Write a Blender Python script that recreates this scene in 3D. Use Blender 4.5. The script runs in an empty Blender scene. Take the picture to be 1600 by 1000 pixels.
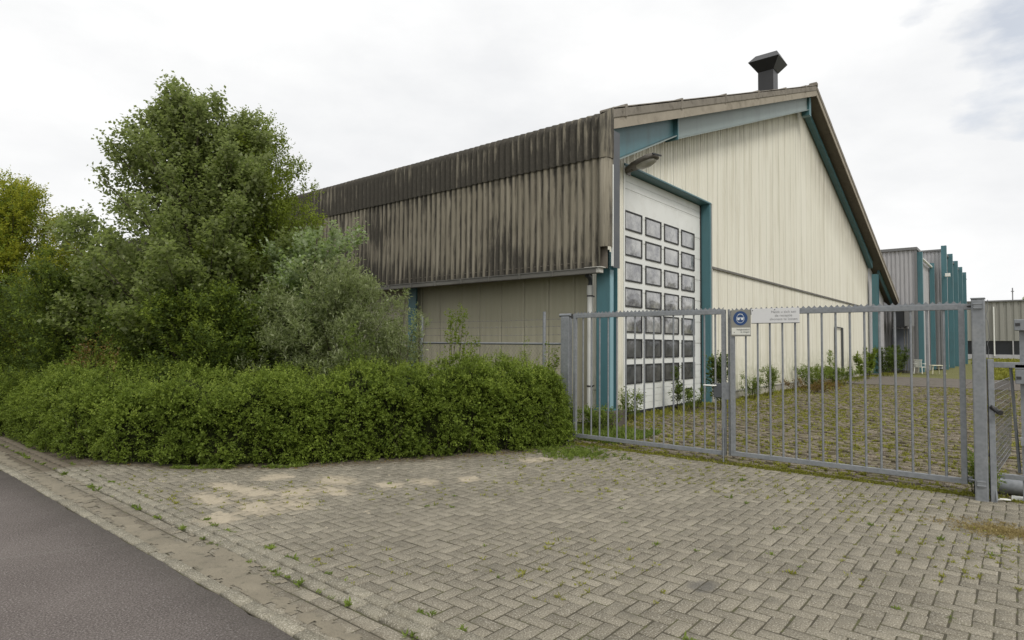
import bpy, math, random
import numpy as np
from math import sin, cos, pi, radians
from mathutils import Vector, Matrix
random.seed(7); rng = np.random.default_rng(7)
scene = bpy.context.scene
C = scene.collection
# ------------------------------------------------------------------ camera
# world axes: X = "v" (along the gable, away), Y = "u" (along the road), Z up, metres
cam = bpy.data.objects.new('camera', bpy.data.cameras.new('camera')); C.objects.link(cam)
cam.data.sensor_width = 36.0; cam.data.lens = 959.66/1600*36.0
cam.data.clip_start = .05; cam.data.clip_end = 3000
YA = 8.77854934e-01
ux, uy, vx, vy = -sin(YA), cos(YA), cos(YA), sin(YA)      # u and v seen from the camera's heading
def RF(r, f):                                            # metres right / ahead of the viewer -> world X, Y
    return (r*vx+f*vy, r*ux+f*uy)
def cv(r, f, z): a, b = RF(r, f); return Vector((a, b, z))
pi_, ro_ = 3.96293896e-02, -7.93689369e-03
right = (cos(ro_), sin(ro_)*sin(pi_)*1.0, -sin(ro_)*cos(pi_)*1.0)
fwd = (0, cos(pi_), sin(pi_))
right = (0.99996850, -0.00031446, 0.00793061)
R_ = cv(*right).normalized(); F_ = cv(*fwd).normalized(); U_ = R_.cross(-F_)*-1
U_ = F_.cross(R_)*-1
if U_.z < 0: U_ = -U_
m = Matrix((R_, U_, -F_)).transposed()
if m.determinant() < 0: raise RuntimeError('camera basis')
cam.matrix_world = Matrix.Translation((0, 0, 1.65)) @ m.to_4x4()
scene.camera = cam
# ------------------------------------------------------------------ light
scene.view_settings.view_transform = 'Standard'; scene.view_settings.look = 'None'
scene.view_settings.exposure = 0.0; scene.view_settings.gamma = 1.0
SUN = Vector((-.42, -.75, .95)).normalized()
w = bpy.data.worlds.new('World'); scene.world = w; w.use_nodes = True
nt = w.node_tree; nt.nodes.clear(); L = nt.links.new
def nn(t, **k):
    n = nt.nodes.new(t)
    for a, b in k.items(): setattr(n, a, b)
    return n
out = nn('ShaderNodeOutputWorld'); mix = nn('ShaderNodeMixShader')
sky = nn('ShaderNodeTexSky', sky_type='NISHITA', sun_disc=False)
sky.sun_elevation = math.asin(SUN.z); sky.sun_rotation = math.atan2(SUN.x, SUN.y)
bg1 = nn('ShaderNodeBackground'); bg1.inputs[1].default_value = .13; L(sky.outputs[0], bg1.inputs[0])
bg2 = nn('ShaderNodeBackground'); bg2.inputs[1].default_value = 1.0
tc = nn('ShaderNodeTexCoord')
n1 = nn('ShaderNodeTexNoise'); n1.inputs['Scale'].default_value = 2.6; n1.inputs['Detail'].default_value = 7; n1.inputs['Roughness'].default_value = .55
mp = nn('ShaderNodeMapping'); mp.inputs['Scale'].default_value = (1, 1, 2.2); L(tc.outputs['Generated'], mp.inputs[0]); L(mp.outputs[0], n1.inputs['Vector'])
cr = nn('ShaderNodeValToRGB'); L(n1.outputs['Fac'], cr.inputs[0])
cr.color_ramp.elements[0].position = .3; cr.color_ramp.elements[0].color = (.86, .87, .885, 1)
cr.color_ramp.elements[1].position = .66; cr.color_ramp.elements[1].color = (1.06, 1.06, 1.055, 1)
L(cr.outputs[0], bg2.inputs[0])
# a gap in the cloud, high on the right
dt = nn('ShaderNodeVectorMath', operation='DOT_PRODUCT'); gd = Vector((.93, .0, .37)).normalized(); dt.inputs[1].default_value = gd
L(tc.outputs['Generated'], dt.inputs[0])
mr = nn('ShaderNodeMapRange'); mr.inputs[1].default_value = .984; mr.inputs[2].default_value = 1.0; mr.inputs[3].default_value = -.22; mr.inputs[4].default_value = .30
L(dt.outputs['Value'], mr.inputs[0])
n2 = nn('ShaderNodeTexNoise'); n2.inputs['Scale'].default_value = 9; n2.inputs['Detail'].default_value = 6; L(mp.outputs[0], n2.inputs['Vector'])
ad = nn('ShaderNodeMath', operation='ADD'); L(mr.outputs[0], ad.inputs[0]); L(n2.outputs['Fac'], ad.inputs[1])
m2 = nn('ShaderNodeMapRange'); m2.inputs[1].default_value = .60; m2.inputs[2].default_value = .82; m2.inputs[3].default_value = 1.0; m2.inputs[4].default_value = .58
L(ad.outputs[0], m2.inputs[0])
L(m2.outputs[0], mix.inputs[0]); L(bg1.outputs[0], mix.inputs[1]); L(bg2.outputs[0], mix.inputs[2]); L(mix.outputs[0], out.inputs[0])
sl = bpy.data.lights.new('sun', 'SUN'); sl.energy = 1.9; sl.angle = radians(22); sl.color = (1, .96, .9)
so = bpy.data.objects.new('sun', sl); C.objects.link(so); so.rotation_euler = SUN.to_track_quat('Z', 'Y').to_euler(); so.location = (0, 0, 30)

# ------------------------------------------------------------------ material tools
class NB:
    def __init__(s, name):
        s.m = bpy.data.materials.new(name); s.m.use_nodes = True; s.t = s.m.node_tree
        s.b = s.t.nodes['Principled BSDF']; s.o = s.t.nodes['Material Output']
        s.g = s.n('ShaderNodeNewGeometry'); s.pos = s.g.outputs['Position']
    def n(s, ty, **k):
        x = s.t.nodes.new(ty)
        for a, b in k.items(): setattr(x, a, b)
        return x
    def l(s, a, b): s.t.links.new(a, b)
    def noise(s, scale=5, detail=4, rough=.55, stretch=None, vec=None, dist=0):
        x = s.n('ShaderNodeTexNoise'); x.inputs['Scale'].default_value = scale; x.inputs['Detail'].default_value = detail
        x.inputs['Roughness'].default_value = rough; x.inputs['Distortion'].default_value = dist
        v = vec or s.pos
        if stretch:
            q = s.n('ShaderNodeMapping'); q.inputs['Scale'].default_value = stretch; s.l(v, q.inputs[0]); v = q.outputs[0]
        s.l(v, x.inputs['Vector']); return x.outputs['Fac']
    def voro(s, scale, stretch=None):
        x = s.n('ShaderNodeTexVoronoi'); x.inputs['Scale'].default_value = scale; s.l(s.pos, x.inputs['Vector']); return x
    def rng(s, v, a, b, c=0., d=1.):
        x = s.n('ShaderNodeMapRange'); s.l(v, x.inputs[0])
        for i, q in enumerate((a, b, c, d)): x.inputs[i+1].default_value = q
        return x.outputs[0]
    def math(s, op, a, b=None):
        x = s.n('ShaderNodeMath', operation=op)
        for i, q in enumerate((a, b)):
            if q is None: continue
            if isinstance(q, (int, float)): x.inputs[i].default_value = q
            else: s.l(q, x.inputs[i])
        return x.outputs[0]
    def mix(s, f, a, b, mode='MIX'):
        x = s.n('ShaderNodeMix', data_type='RGBA', blend_type=mode)
        for i, q in ((0, f), (6, a), (7, b)):
            if isinstance(q, (int, float)): x.inputs[i].default_value = q
            elif isinstance(q, tuple): x.inputs[i].default_value = (*q, 1)
            else: s.l(q, x.inputs[i])
        return x.outputs[2]
    def attr(s, name):
        x = s.n('ShaderNodeAttribute', attribute_name=name); return x.outputs['Fac']
    def axis(s, i):
        if not hasattr(s, '_sep'): s._sep = s.n('ShaderNodeSeparateXYZ'); s.l(s.pos, s._sep.inputs[0])
        return s._sep.outputs[i]
    def base(s, v):
        if isinstance(v, tuple): s.b.inputs['Base Color'].default_value = (*v, 1)
        else: s.l(v, s.b.inputs['Base Color'])
    def rough(s, v):
        if isinstance(v, (int, float)): s.b.inputs['Roughness'].default_value = v
        else: s.l(v, s.b.inputs['Roughness'])
    def bump(s, h, dist=.01, strength=1):
        x = s.n('ShaderNodeBump'); x.inputs['Strength'].default_value = strength; x.inputs['Distance'].default_value = dist
        s.l(h, x.inputs['Height']); s.l(x.outputs[0], s.b.inputs['Normal'])
    def spec(s, v): s.b.inputs['Specular IOR Level'].default_value = v
M = {}
def simple(name, col, rough=.6, var=.25, scale=8, metal=0, dirt=None, dscale=2.5, damt=.5, stretch=None, bump=0, bscale=60):
    b = NB(name); dk = tuple(c*(1-var) for c in col); lt = tuple(min(1, c*(1+var*.5)) for c in col)
    c = b.mix(b.noise(scale, 6, .6, stretch), dk, lt)
    if dirt: c = b.mix(b.rng(b.noise(dscale, 6, .65, stretch), .5, .72, 0, damt), c, dirt)
    b.base(c); b.rough(rough); b.b.inputs['Metallic'].default_value = metal
    if rough >= .85: b.spec(.05)
    if bump: b.bump(b.noise(bscale, 4), bump)
    M[name] = b.m; return b.m
# leaf materials
def leafmat(name, dark, light, under=None, trans=.3, rough=.5, spec=.35):
    b = NB(name); t = b.attr('tint')
    c = b.mix(t, dark, light)
    c = b.mix(b.rng(b.noise(.9, 3), .35, .65, 0, .35), c, tuple(x*.6 for x in dark))
    if under: c = b.mix(b.g.outputs['Backfacing'], c, under)
    b.base(c); b.rough(rough); b.spec(spec)
    tr = b.n('ShaderNodeBsdfTranslucent'); tcol = b.mix(.5, c, tuple(min(1, x*1.6) for x in light)); b.l(tcol, tr.inputs[0])
    ms = b.n('ShaderNodeMixShader'); ms.inputs[0].default_value = trans
    b.l(b.b.outputs[0], ms.inputs[1]); b.l(tr.outputs[0], ms.inputs[2]); b.l(ms.outputs[0], b.o.inputs[0])
    M[name] = b.m
leafmat('hedge_leaf', (.055, .092, .012), (.275, .355, .058), trans=.38, spec=.2)
leafmat('hedge_tip', (.17, .23, .036), (.34, .42, .075), trans=.4, spec=.2)
leafmat('poplar_leaf', (.075, .115, .020), (.27, .33, .080), under=(.27, .31, .15), spec=.2, trans=.42)
leafmat('birch_leaf', (.085, .125, .016), (.28, .34, .050), trans=.42, spec=.2)
leafmat('pale_leaf', (.12, .18, .04), (.29, .38, .12), under=(.42, .48, .32), trans=.4, spec=.2)
leafmat('willow_leaf', (.05, .070, .020), (.25, .31, .09), under=(.42, .46, .27), spec=.2, trans=.38)
leafmat('dark_leaf', (.045, .075, .016), (.14, .19, .040), trans=.4, spec=.2)
leafmat('mid_leaf', (.08, .12, .016), (.26, .33, .050), trans=.4, spec=.2)
leafmat('yellow_leaf', (.16, .19, .018), (.40, .41, .05), trans=.5, spec=.2)
leafmat('rust_leaf', (.09, .055, .018), (.24, .16, .04))
leafmat('weed_leaf', (.08, .125, .020), (.25, .32, .065), trans=.4, spec=.2)
leafmat('moss_weed', (.15, .155, .025), (.36, .36, .07), trans=.3, spec=.1)
leafmat('dry_grass', (.20, .15, .06), (.36, .29, .12))
simple('bark', (.10, .085, .065), .9, .4, 12, bump=.01)
simple('twig', (.05, .045, .028), .9, .3, 12)
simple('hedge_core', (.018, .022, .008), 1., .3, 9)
simple('teal_lit', (.20, .34, .38), .45, .1, 3)
simple('teal', (.068, .168, .192), .45, .18, 3, dirt=(.05, .07, .07), damt=.35, stretch=(1, 1, .25))
simple('teal_light', (.235, .285, .275), .5, .12, 2, dirt=(.15, .17, .16), damt=.4, stretch=(1, 1, .3))
simple('white_paint', (.70, .71, .68), .45, .08, 3, dirt=(.45, .44, .38), damt=.3)
simple('pvc', (.62, .62, .58), .4, .12, 5, dirt=(.3, .29, .25), damt=.4)
simple('rubber', (.018, .018, .018), .6, .2)
simple('black_steel', (.022, .022, .023), .42, .3, 5)
simple('dark_trim', (.075, .082, .090), .5, .25, 4, dirt=(.13, .12, .11), damt=.4)
simple('concrete', (.27, .255, .22), .9, .3, 6, dirt=(.10, .10, .07), damt=.6, bump=.004)
simple('plinth', (.40, .38, .31), .9, .3, 5, dirt=(.14, .13, .09), damt=.7, bump=.004)
simple('old_block', (.115, .10, .085), .95, .4, 8, dirt=(.045, .05, .03), damt=.7, bump=.006)
simple('gutter_metal', (.13, .125, .11), .6, .4, 6, dirt=(.30, .29, .26), damt=.5, stretch=(1, .2, 1))
simple('gutter_end', (.45, .44, .40), .6, .2)
simple('soffit', (.17, .15, .125), .9, .3, 2.5, dirt=(.06, .05, .045), damt=.5)
simple('verge', (.245, .222, .19), .9, .35, 3, dirt=(.085, .075, .06), dscale=3.5, damt=.8, bump=.004, bscale=40)
simple('board', (.34, .305, .25), .9, .25, 3, dirt=(.16, .14, .11), dscale=2, damt=.6, bump=.003)
simple('lamp_body', (.17, .155, .135), .6, .4, 7, dirt=(.05, .05, .045), damt=.6)
simple('lamp_glass', (.42, .41, .36), .2, .3, 6)
simple('plate_grey', (.25, .245, .215), .5, .15, 6, dirt=(.15, .14, .11), damt=.4)
simple('sign_white', (.66, .66, .66), .4, .06, 5, dirt=(.45, .45, .43), damt=.4)
simple('sign_label', (.68, .68, .62), .4, .06, 5)
simple('sign_blue', (.014, .055, .17), .4, .1)
simple('symbol_white', (.70, .74, .78), .4, .05)
simple('ink_faded', (.30, .30, .30), .6, .2)
simple('ink', (.05, .05, .05), .6, .2)
simple('grey_clad', (.41, .405, .41), .55, .10, 2, dirt=(.15, .145, .14), damt=.3, stretch=(1, 1, .2))
simple('grey_trim', (.17, .17, .17), .6, .2)
simple('far_clad', (.27, .265, .235), .6, .08, 2)
simple('dark_void', (.02, .022, .026), .3, .3)
simple('door_blue', (.14, .155, .185), .6, .2, 3)
simple('plastic_white', (.75, .75, .70), .4, .08)
simple('cream_plastic', (.60, .57, .42), .5, .1)
simple('cast_dark', (.03, .03, .03), .5, .2)
simple('flower_yellow', (.70, .52, .04), .6, .1)
simple('stone_slab', (.17, .152, .135), .9, .25, 3, dirt=(.11, .11, .06), damt=.6, bump=.004)
# galvanised steel
b = NB('galv'); sp = b.voro(26); c = b.mix(b.rng(sp.outputs['Distance'], 0, .7), (.215, .230, .245), (.31, .325, .34))
c = b.mix(b.noise(9, 5), c, (.17, .18, .19)); c = b.mix(b.rng(b.noise(3, 6, .7), .55, .75, 0, .45), c, (.36, .36, .35))
b.base(c); b.rough(b.rng(b.noise(14), .3, .7, .38, .62)); b.b.inputs['Metallic'].default_value = .35; M['galv'] = b.m
b = NB('wire'); b.base(b.mix(b.noise(5), (.13, .135, .14), (.23, .235, .24))); b.rough(.6); b.b.inputs['Metallic'].default_value = .3; M['wire'] = b.m
# frosted acrylic panes; lower rows painted darker for the ground they reflect
b = NB('pane'); c = b.mix(b.rng(b.noise(1.7, 6, .7), .38, .62), (.10, .10, .11), (.40, .40, .385))
b.base(c); b.rough(b.rng(b.noise(3, 3), .3, .7, .10, .28)); b.spec(.9); b.bump(b.noise(3.4, 2), .05, .5)
b.b.inputs['Coat Weight'].default_value = .8; b.b.inputs['Coat Roughness'].default_value = .06; M['pane'] = b.m
b = NB('pane_low_refl'); c = b.mix(b.rng(b.noise(2.6, 5, .6), .35, .7), (.04, .042, .045), (.12, .12, .12))
b.base(c); b.rough(.2); b.spec(.6); b.bump(b.noise(3.4, 2), .04, .4); M['pane_low_refl'] = b.m
# gable cladding
b = NB('cream'); X, Z = b.axis(0), b.axis(2)
c = b.mix(b.noise(1.5, 3, .5, (1, 1, .12)), (.64, .615, .51), (.75, .73, .635))
st = b.rng(b.noise(3.6, 6, .7, (1, 1, .06)), .49, .70, 0, .42); c = b.mix(st, c, (.37, .33, .22))
st2 = b.rng(b.noise(12, 5, .7, (1, 1, .035)), .60, .76, 0, .32); c = b.mix(st2, c, (.26, .22, .15))
sm = b.math('PINGPONG', b.math('SUBTRACT', X, 14.303), .3825); c = b.mix(b.rng(sm, .010, .017, .48, 0), c, (.14, .13, .09))
# grime that has run down from the rafter on the right slope
roof = b.math('SUBTRACT', 12.35, b.math('MULTIPLY', b.math('SUBTRACT', X, 27.0), .355))
dd = b.math('SUBTRACT', roof, Z); run = b.math('MULTIPLY', b.rng(dd, .6, 3.4, 1, 0), b.rng(X, 24, 31, 0, 1))
c = b.mix(b.math('MULTIPLY', run, b.rng(b.noise(9, 5, .7, (1, 1, .05)), .35, .62, .15, .8)), c, (.17, .14, .10))
roof2 = b.math('ADD', 6.4, b.math('MULTIPLY', b.math('SUBTRACT', X, 10.6), .362)); dd2 = b.math('SUBTRACT', roof2, Z)
run2 = b.math('MULTIPLY', b.rng(dd2, .8, 2.0, 1, 0), b.rng(b.noise(11, 5, .7, (1, 1, .08)), .52, .66, 0, .7)); c = b.mix(run2, c, (.2, .16, .11))
low = b.math('MULTIPLY', b.rng(Z, .25, 1.6, 1, 0), b.rng(b.noise(4, 5), .35, .62, 0, .75)); c = b.mix(low, c, (.30, .31, .18))
b.base(c); b.rough(.5); b.spec(.3); M['cream'] = b.m
b = NB('side_clad'); c = b.mix(b.noise(1.2, 4, .5, (1, 1, .3)), (.36, .34, .245), (.44, .415, .31))
c = b.mix(b.rng(b.noise(6, 5, .7, (1, 1, .08)), .5, .7, 0, .3), c, (.22, .20, .14)); b.base(c); b.rough(.6); M['side_clad'] = b.m
# weathered corrugated cement sheet
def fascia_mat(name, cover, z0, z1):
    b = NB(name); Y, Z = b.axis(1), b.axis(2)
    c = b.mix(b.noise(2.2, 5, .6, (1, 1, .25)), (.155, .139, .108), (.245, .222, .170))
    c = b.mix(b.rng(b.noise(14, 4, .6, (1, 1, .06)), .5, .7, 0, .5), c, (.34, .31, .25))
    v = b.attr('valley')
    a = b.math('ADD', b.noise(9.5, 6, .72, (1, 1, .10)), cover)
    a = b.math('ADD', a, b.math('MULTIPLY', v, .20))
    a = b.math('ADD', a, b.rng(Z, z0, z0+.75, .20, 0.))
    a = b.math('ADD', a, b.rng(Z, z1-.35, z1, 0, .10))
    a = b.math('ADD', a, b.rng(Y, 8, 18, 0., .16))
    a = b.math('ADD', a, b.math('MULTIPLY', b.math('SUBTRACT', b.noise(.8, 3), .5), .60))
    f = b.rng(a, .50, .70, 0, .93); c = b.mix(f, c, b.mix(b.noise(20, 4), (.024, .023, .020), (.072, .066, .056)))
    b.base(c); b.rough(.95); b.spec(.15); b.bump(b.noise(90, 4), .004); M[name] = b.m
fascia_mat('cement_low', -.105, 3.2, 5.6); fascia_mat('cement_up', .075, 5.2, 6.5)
# ground materials
b = NB('soil'); c = b.mix(b.noise(3, 6, .6), (.085, .065, .045), (.17, .135, .10)); c = b.mix(b.rng(b.noise(11, 5, .7), .5, .7, 0, .7), c, (.07, .075, .03))
sp = b.voro(55); c = b.mix(b.rng(sp.outputs['Distance'], .0, .28, .5, 0), c, (.25, .18, .11)); b.base(c); b.rough(1.); b.bump(b.noise(30, 6, .7), .03); M['soil'] = b.m
b = NB('meadow'); c = b.mix(b.noise(.6, 6, .65), (.10, .115, .03), (.22, .20, .07)); c = b.mix(b.rng(b.noise(7, 5, .7), .45, .65), c, (.15, .15, .045))
b.base(c); b.rough(1.); b.bump(b.noise(12, 6, .7), .08); M['meadow'] = b.m
b = NB('joint'); c = b.mix(b.noise(2.5, 5, .6), (.045, .038, .026), (.090, .080, .052)); c = b.mix(b.rng(b.noise(6, 5, .7), .5, .65, 0, .75), c, (.10, .105, .035))
b.base(c); b.rough(1.); b.bump(b.noise(60, 4), .01); M['joint'] = b.m
b = NB('yard_joint'); c = b.mix(b.noise(1.5, 6, .7), (.03, .022, .013), (.09, .07, .03)); c = b.mix(b.rng(b.noise(9, 5, .7), .52, .66), c, (.15, .15, .045)); b.base(c); b.rough(1.); b.bump(b.noise(40, 5), .02); M['yard_joint'] = b.m
def brick_mat(name, a_, b_, mossy=.0):
    b = NB(name); t = b.attr('tint')
    c = b.mix(t, a_, b_)
    c = b.mix(b.rng(b.noise(1.1, 5, .6), .4, .65, 0, .5), c, tuple(x*.78 for x in a_))
    wn = b.noise(95, 5, .8)
    c = b.mix(b.rng(wn, .545, .62, 0, .8), c, (.56, .53, .46)); c = b.mix(b.rng(wn, .46, .38, 0, .75), c, (.045, .042, .033))
    c = b.mix(b.rng(b.noise(3.4, 6, .7), .54, .68, 0, .55), c, (.13, .12, .095))
    if mossy: c = b.mix(b.rng(b.noise(5, 6, .7), .5-mossy*.2, .66, 0, .8), c, (.14, .13, .05))
    c = b.mix(b.rng(b.math('ADD', b.attr('dust'), b.math('MULTIPLY', b.math('SUBTRACT', b.noise(11, 6, .75), .5), 1.3)), .34, .66, 0, .9), c, b.mix(b.noise(40, 4), (.28, .245, .18), (.40, .345, .26)))
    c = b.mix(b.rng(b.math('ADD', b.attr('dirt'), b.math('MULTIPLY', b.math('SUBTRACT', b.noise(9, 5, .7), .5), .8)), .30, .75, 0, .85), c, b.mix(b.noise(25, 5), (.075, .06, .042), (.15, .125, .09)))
    # dark oily stain
    for (sx, sy, r) in ((4.15, 1.72, .13), (4.1, .25, .16)):
        d = b.n('ShaderNodeVectorMath', operation='DISTANCE'); b.l(b.pos, d.inputs[0]); d.inputs[1].default_value = (sx, sy, 0.0)
        c = b.mix(b.rng(b.math('ADD', d.outputs['Value'], b.math('MULTIPLY', b.noise(9, 4), r)), r*1.0, r*1.5, .6, 0), c, (.085, .083, .08))
    b.base(c); b.rough(.93); b.spec(.25); b.bump(wn, .003, .9); M[name] = b.m
brick_mat('brick', (.180, .161, .122), (.275, .248, .190))
brick_mat('kerb_brick', (.20, .183, .138), (.285, .262, .20))
brick_mat('yard_brick', (.11, .088, .065), (.26, .215, .165), .3)
b = NB('asphalt'); c = b.mix(b.rng(b.noise(.7, 6, .7), .3, .7), (.118, .101, .093), (.178, .156, .143))
w1 = b.noise(85, 4, .8); c = b.mix(b.rng(w1, .46, .36, 0, .8), c, (.025, .023, .022)); c = b.mix(b.rng(w1, .54, .64, 0, .85), c, (.36, .335, .315))
v = b.voro(48); c = b.mix(b.rng(v.outputs['Distance'], .05, .12, .75, 0), c, (.42, .40, .38))
# worn paler crossing line of an old joint
yy = b.math('ABSOLUTE', b.math('SUBTRACT', b.math('ADD', b.axis(1), b.math('MULTIPLY', b.axis(0), .35)), b.math('ADD', 6.32, b.math('MULTIPLY', b.noise(4, 4), .12))))
c = b.mix(b.rng(yy, .004, .02, .45, 0), c, (.20, .19, .17))
c = b.mix(b.rng(b.axis(0), 1.70, 1.93, 0, .5), c, b.mix(b.noise(8, 5), (.17, .155, .13), (.10, .09, .085)))
b.base(c); b.rough(.92); b.spec(.12); b.bump(w1, .006, .9); M['asphalt'] = b.m
b = NB('sand'); c = b.mix(b.noise(7, 6, .6), (.34, .29, .21), (.46, .40, .30)); c = b.mix(b.rng(b.noise(45, 5, .8), .48, .66, 0, .75), c, (.25, .22, .16)); b.base(c); b.rough(1.); b.bump(b.noise(80, 4), .008); M['sand'] = b.m
b = NB('gutter_sand'); c = b.mix(b.noise(2.4, 6, .65), (.13, .115, .085), (.31, .272, .20)); c = b.mix(b.rng(b.noise(9, 6, .7), .54, .68, 0, .75), c, (.105, .10, .07))
wn = b.noise(200, 3); c = b.mix(b.rng(wn, .45, .33, 0, .6), c, (.09, .08, .06)); b.base(c); b.rough(1.); b.bump(b.noise(60, 5), .01); M['gutter_sand'] = b.m

# ------------------------------------------------------------------ mesh tools
def tag(o, label, cat, group=None):
    o['label'] = label; o['category'] = cat
    if group: o['group'] = group
    return o
def thing(name, label, cat, loc=(0, 0, 0), rz=0, group=None):
    o = bpy.data.objects.new(name, None); C.objects.link(o); o.location = loc; o.rotation_euler = (0, 0, rz); o.empty_display_size = .2
    return tag(o, label, cat, group)
def link(name, me, mats, parent=None, local=False):
    for m_ in (mats if isinstance(mats, (list, tuple)) else [mats]): me.materials.append(M[m_])
    o = bpy.data.objects.new(name, me); C.objects.link(o)
    if parent is not None:
        o.parent = parent
        if not local: o.matrix_parent_inverse = Matrix.LocRotScale(parent.location, parent.rotation_euler, None).inverted()
    return o
class MB:
    def __init__(s): s.v = []; s.f = []; s.mi = []; s.sm = []
    def add(s, vs, fs, mi=0, smooth=False):
        k = len(s.v); s.v += [tuple(p) for p in vs]
        for f in fs: s.f.append(tuple(i+k for i in f)); s.mi.append(mi); s.sm.append(smooth)
        return s
    def box(s, x0, x1, y0, y1, z0, z1, mi=0, bev=0):
        if x1 < x0: x0, x1 = x1, x0
        if y1 < y0: y0, y1 = y1, y0
        if z1 < z0: z0, z1 = z1, z0
        return s.obb(((x0+x1)/2, (y0+y1)/2, (z0+z1)/2), ((x1-x0)/2, 0, 0), (0, (y1-y0)/2, 0), (0, 0, (z1-z0)/2), mi)
    def obb(s, c, a, b, d, mi=0):
        c, a, b, d = map(Vector, (c, a, b, d))
        vs = [c+i*a+j*b+k*d for k in (-1, 1) for j in (-1, 1) for i in (-1, 1)]
        return s.add(vs, [(0, 2, 3, 1), (4, 5, 7, 6), (0, 1, 5, 4), (2, 6, 7, 3), (0, 4, 6, 2), (1, 3, 7, 5)], mi)
    def bar(s, p, q, wa, wb=None, up=(0, 0, 1), mi=0):
        p, q = Vector(p), Vector(q); d = (q-p)/2; a = d.cross(Vector(up))
        if a.length < 1e-6: a = Vector((1, 0, 0))
        a = a.normalized()*wa/2; bb = a.cross(d).normalized()*((wb or wa)/2)
        return s.obb((p+q)/2, a, bb, d, mi)
    def tube(s, pts, r, n=8, mi=0, cap=True, smooth=True):
        pts = [Vector(p) for p in pts]; rs = r if isinstance(r, (list, tuple)) else [r]*len(pts); k = len(s.v); vs = []
        for i, p in enumerate(pts):
            d = (pts[min(i+1, len(pts)-1)]-pts[max(i-1, 0)]).normalized()
            a = d.cross(Vector((0, 0, 1)))
            if a.length < .05: a = d.cross(Vector((0, 1, 0)))
            a.normalize(); b_ = d.cross(a)
            for j in range(n): t = 2*pi*j/n; vs.append(p+(a*cos(t)+b_*sin(t))*rs[i])
        fs = [(i*n+j, i*n+(j+1) % n, (i+1)*n+(j+1) % n, (i+1)*n+j) for i in range(len(pts)-1) for j in range(n)]
        s.add(vs, fs, mi, smooth)
        if cap: s.add(vs[:n], [tuple(range(n-1, -1, -1))], mi); s.add(vs[-n:], [tuple(range(n))], mi)
        return s
    def prism(s, poly, off, mi=0):                      # polygon of 3d points pushed by off
        poly = [Vector(p) for p in poly]; off = Vector(off); n = len(poly)
        return s.add(poly+[p+off for p in poly], [tuple(range(n-1, -1, -1)), tuple(range(n, 2*n))]+[(i, (i+1) % n, n+(i+1) % n, n+i) for i in range(n)], mi)
    def build(s, name, mats, parent=None, local=False, bevel=0):
        me = bpy.data.meshes.new(name); me.from_pydata(s.v, [], s.f); me.update()
        me.polygons.foreach_set('material_index', s.mi); me.polygons.foreach_set('use_smooth', s.sm)
        o = link(name, me, mats, parent, local)
        if bevel:
            md = o.modifiers.new('bevel', 'BEVEL'); md.width = bevel; md.segments = 2; md.limit_method = 'ANGLE'; md.harden_normals = False
        return o
def bulk(name, V, F, mats, parent=None, attrs=None, mi=None, smooth=False, local=False):
    V = np.asarray(V, np.float32); F = np.asarray(F, np.int32); n = F.shape[1]
    me = bpy.data.meshes.new(name); me.vertices.add(len(V)); me.vertices.foreach_set('co', V.ravel())
    me.loops.add(F.size); me.loops.foreach_set('vertex_index', F.ravel())
    me.polygons.add(len(F)); me.polygons.foreach_set('loop_start', np.arange(0, F.size, n, dtype=np.int32))
    try: me.polygons.foreach_set('loop_total', np.full(len(F), n, np.int32))
    except Exception: pass
    me.update(calc_edges=True)
    for k, (dom, a) in (attrs or {}).items():
        at = me.attributes.new(k, 'FLOAT', dom); at.data.foreach_set('value', np.asarray(a, np.float32).ravel())
    if mi is not None: me.polygons.foreach_set('material_index', np.asarray(mi, np.int32))
    if smooth: me.polygons.foreach_set('use_smooth', np.ones(len(F), bool))
    return link(name, me, mats, parent, local)
def struct(o): o['kind'] = 'structure'; return o
def norm(a): return a/np.maximum(np.linalg.norm(a, axis=-1, keepdims=True), 1e-9)
def sheet(name, x0, x1, y0, y1, z, mat, n=1):
    xs = np.linspace(x0, x1, n+1); ys = np.linspace(y0, y1, n+1); X, Y = np.meshgrid(xs, ys, indexing='ij')
    V = np.stack([X, Y, np.full_like(X, z)], -1).reshape(-1, 3); i, j = np.meshgrid(range(n), range(n), indexing='ij'); i = i.ravel(); j = j.ravel()
    F = np.stack([i*(n+1)+j, (i+1)*(n+1)+j, (i+1)*(n+1)+j+1, i*(n+1)+j+1], -1)
    return struct(bulk(name, V, F, mat))
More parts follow.
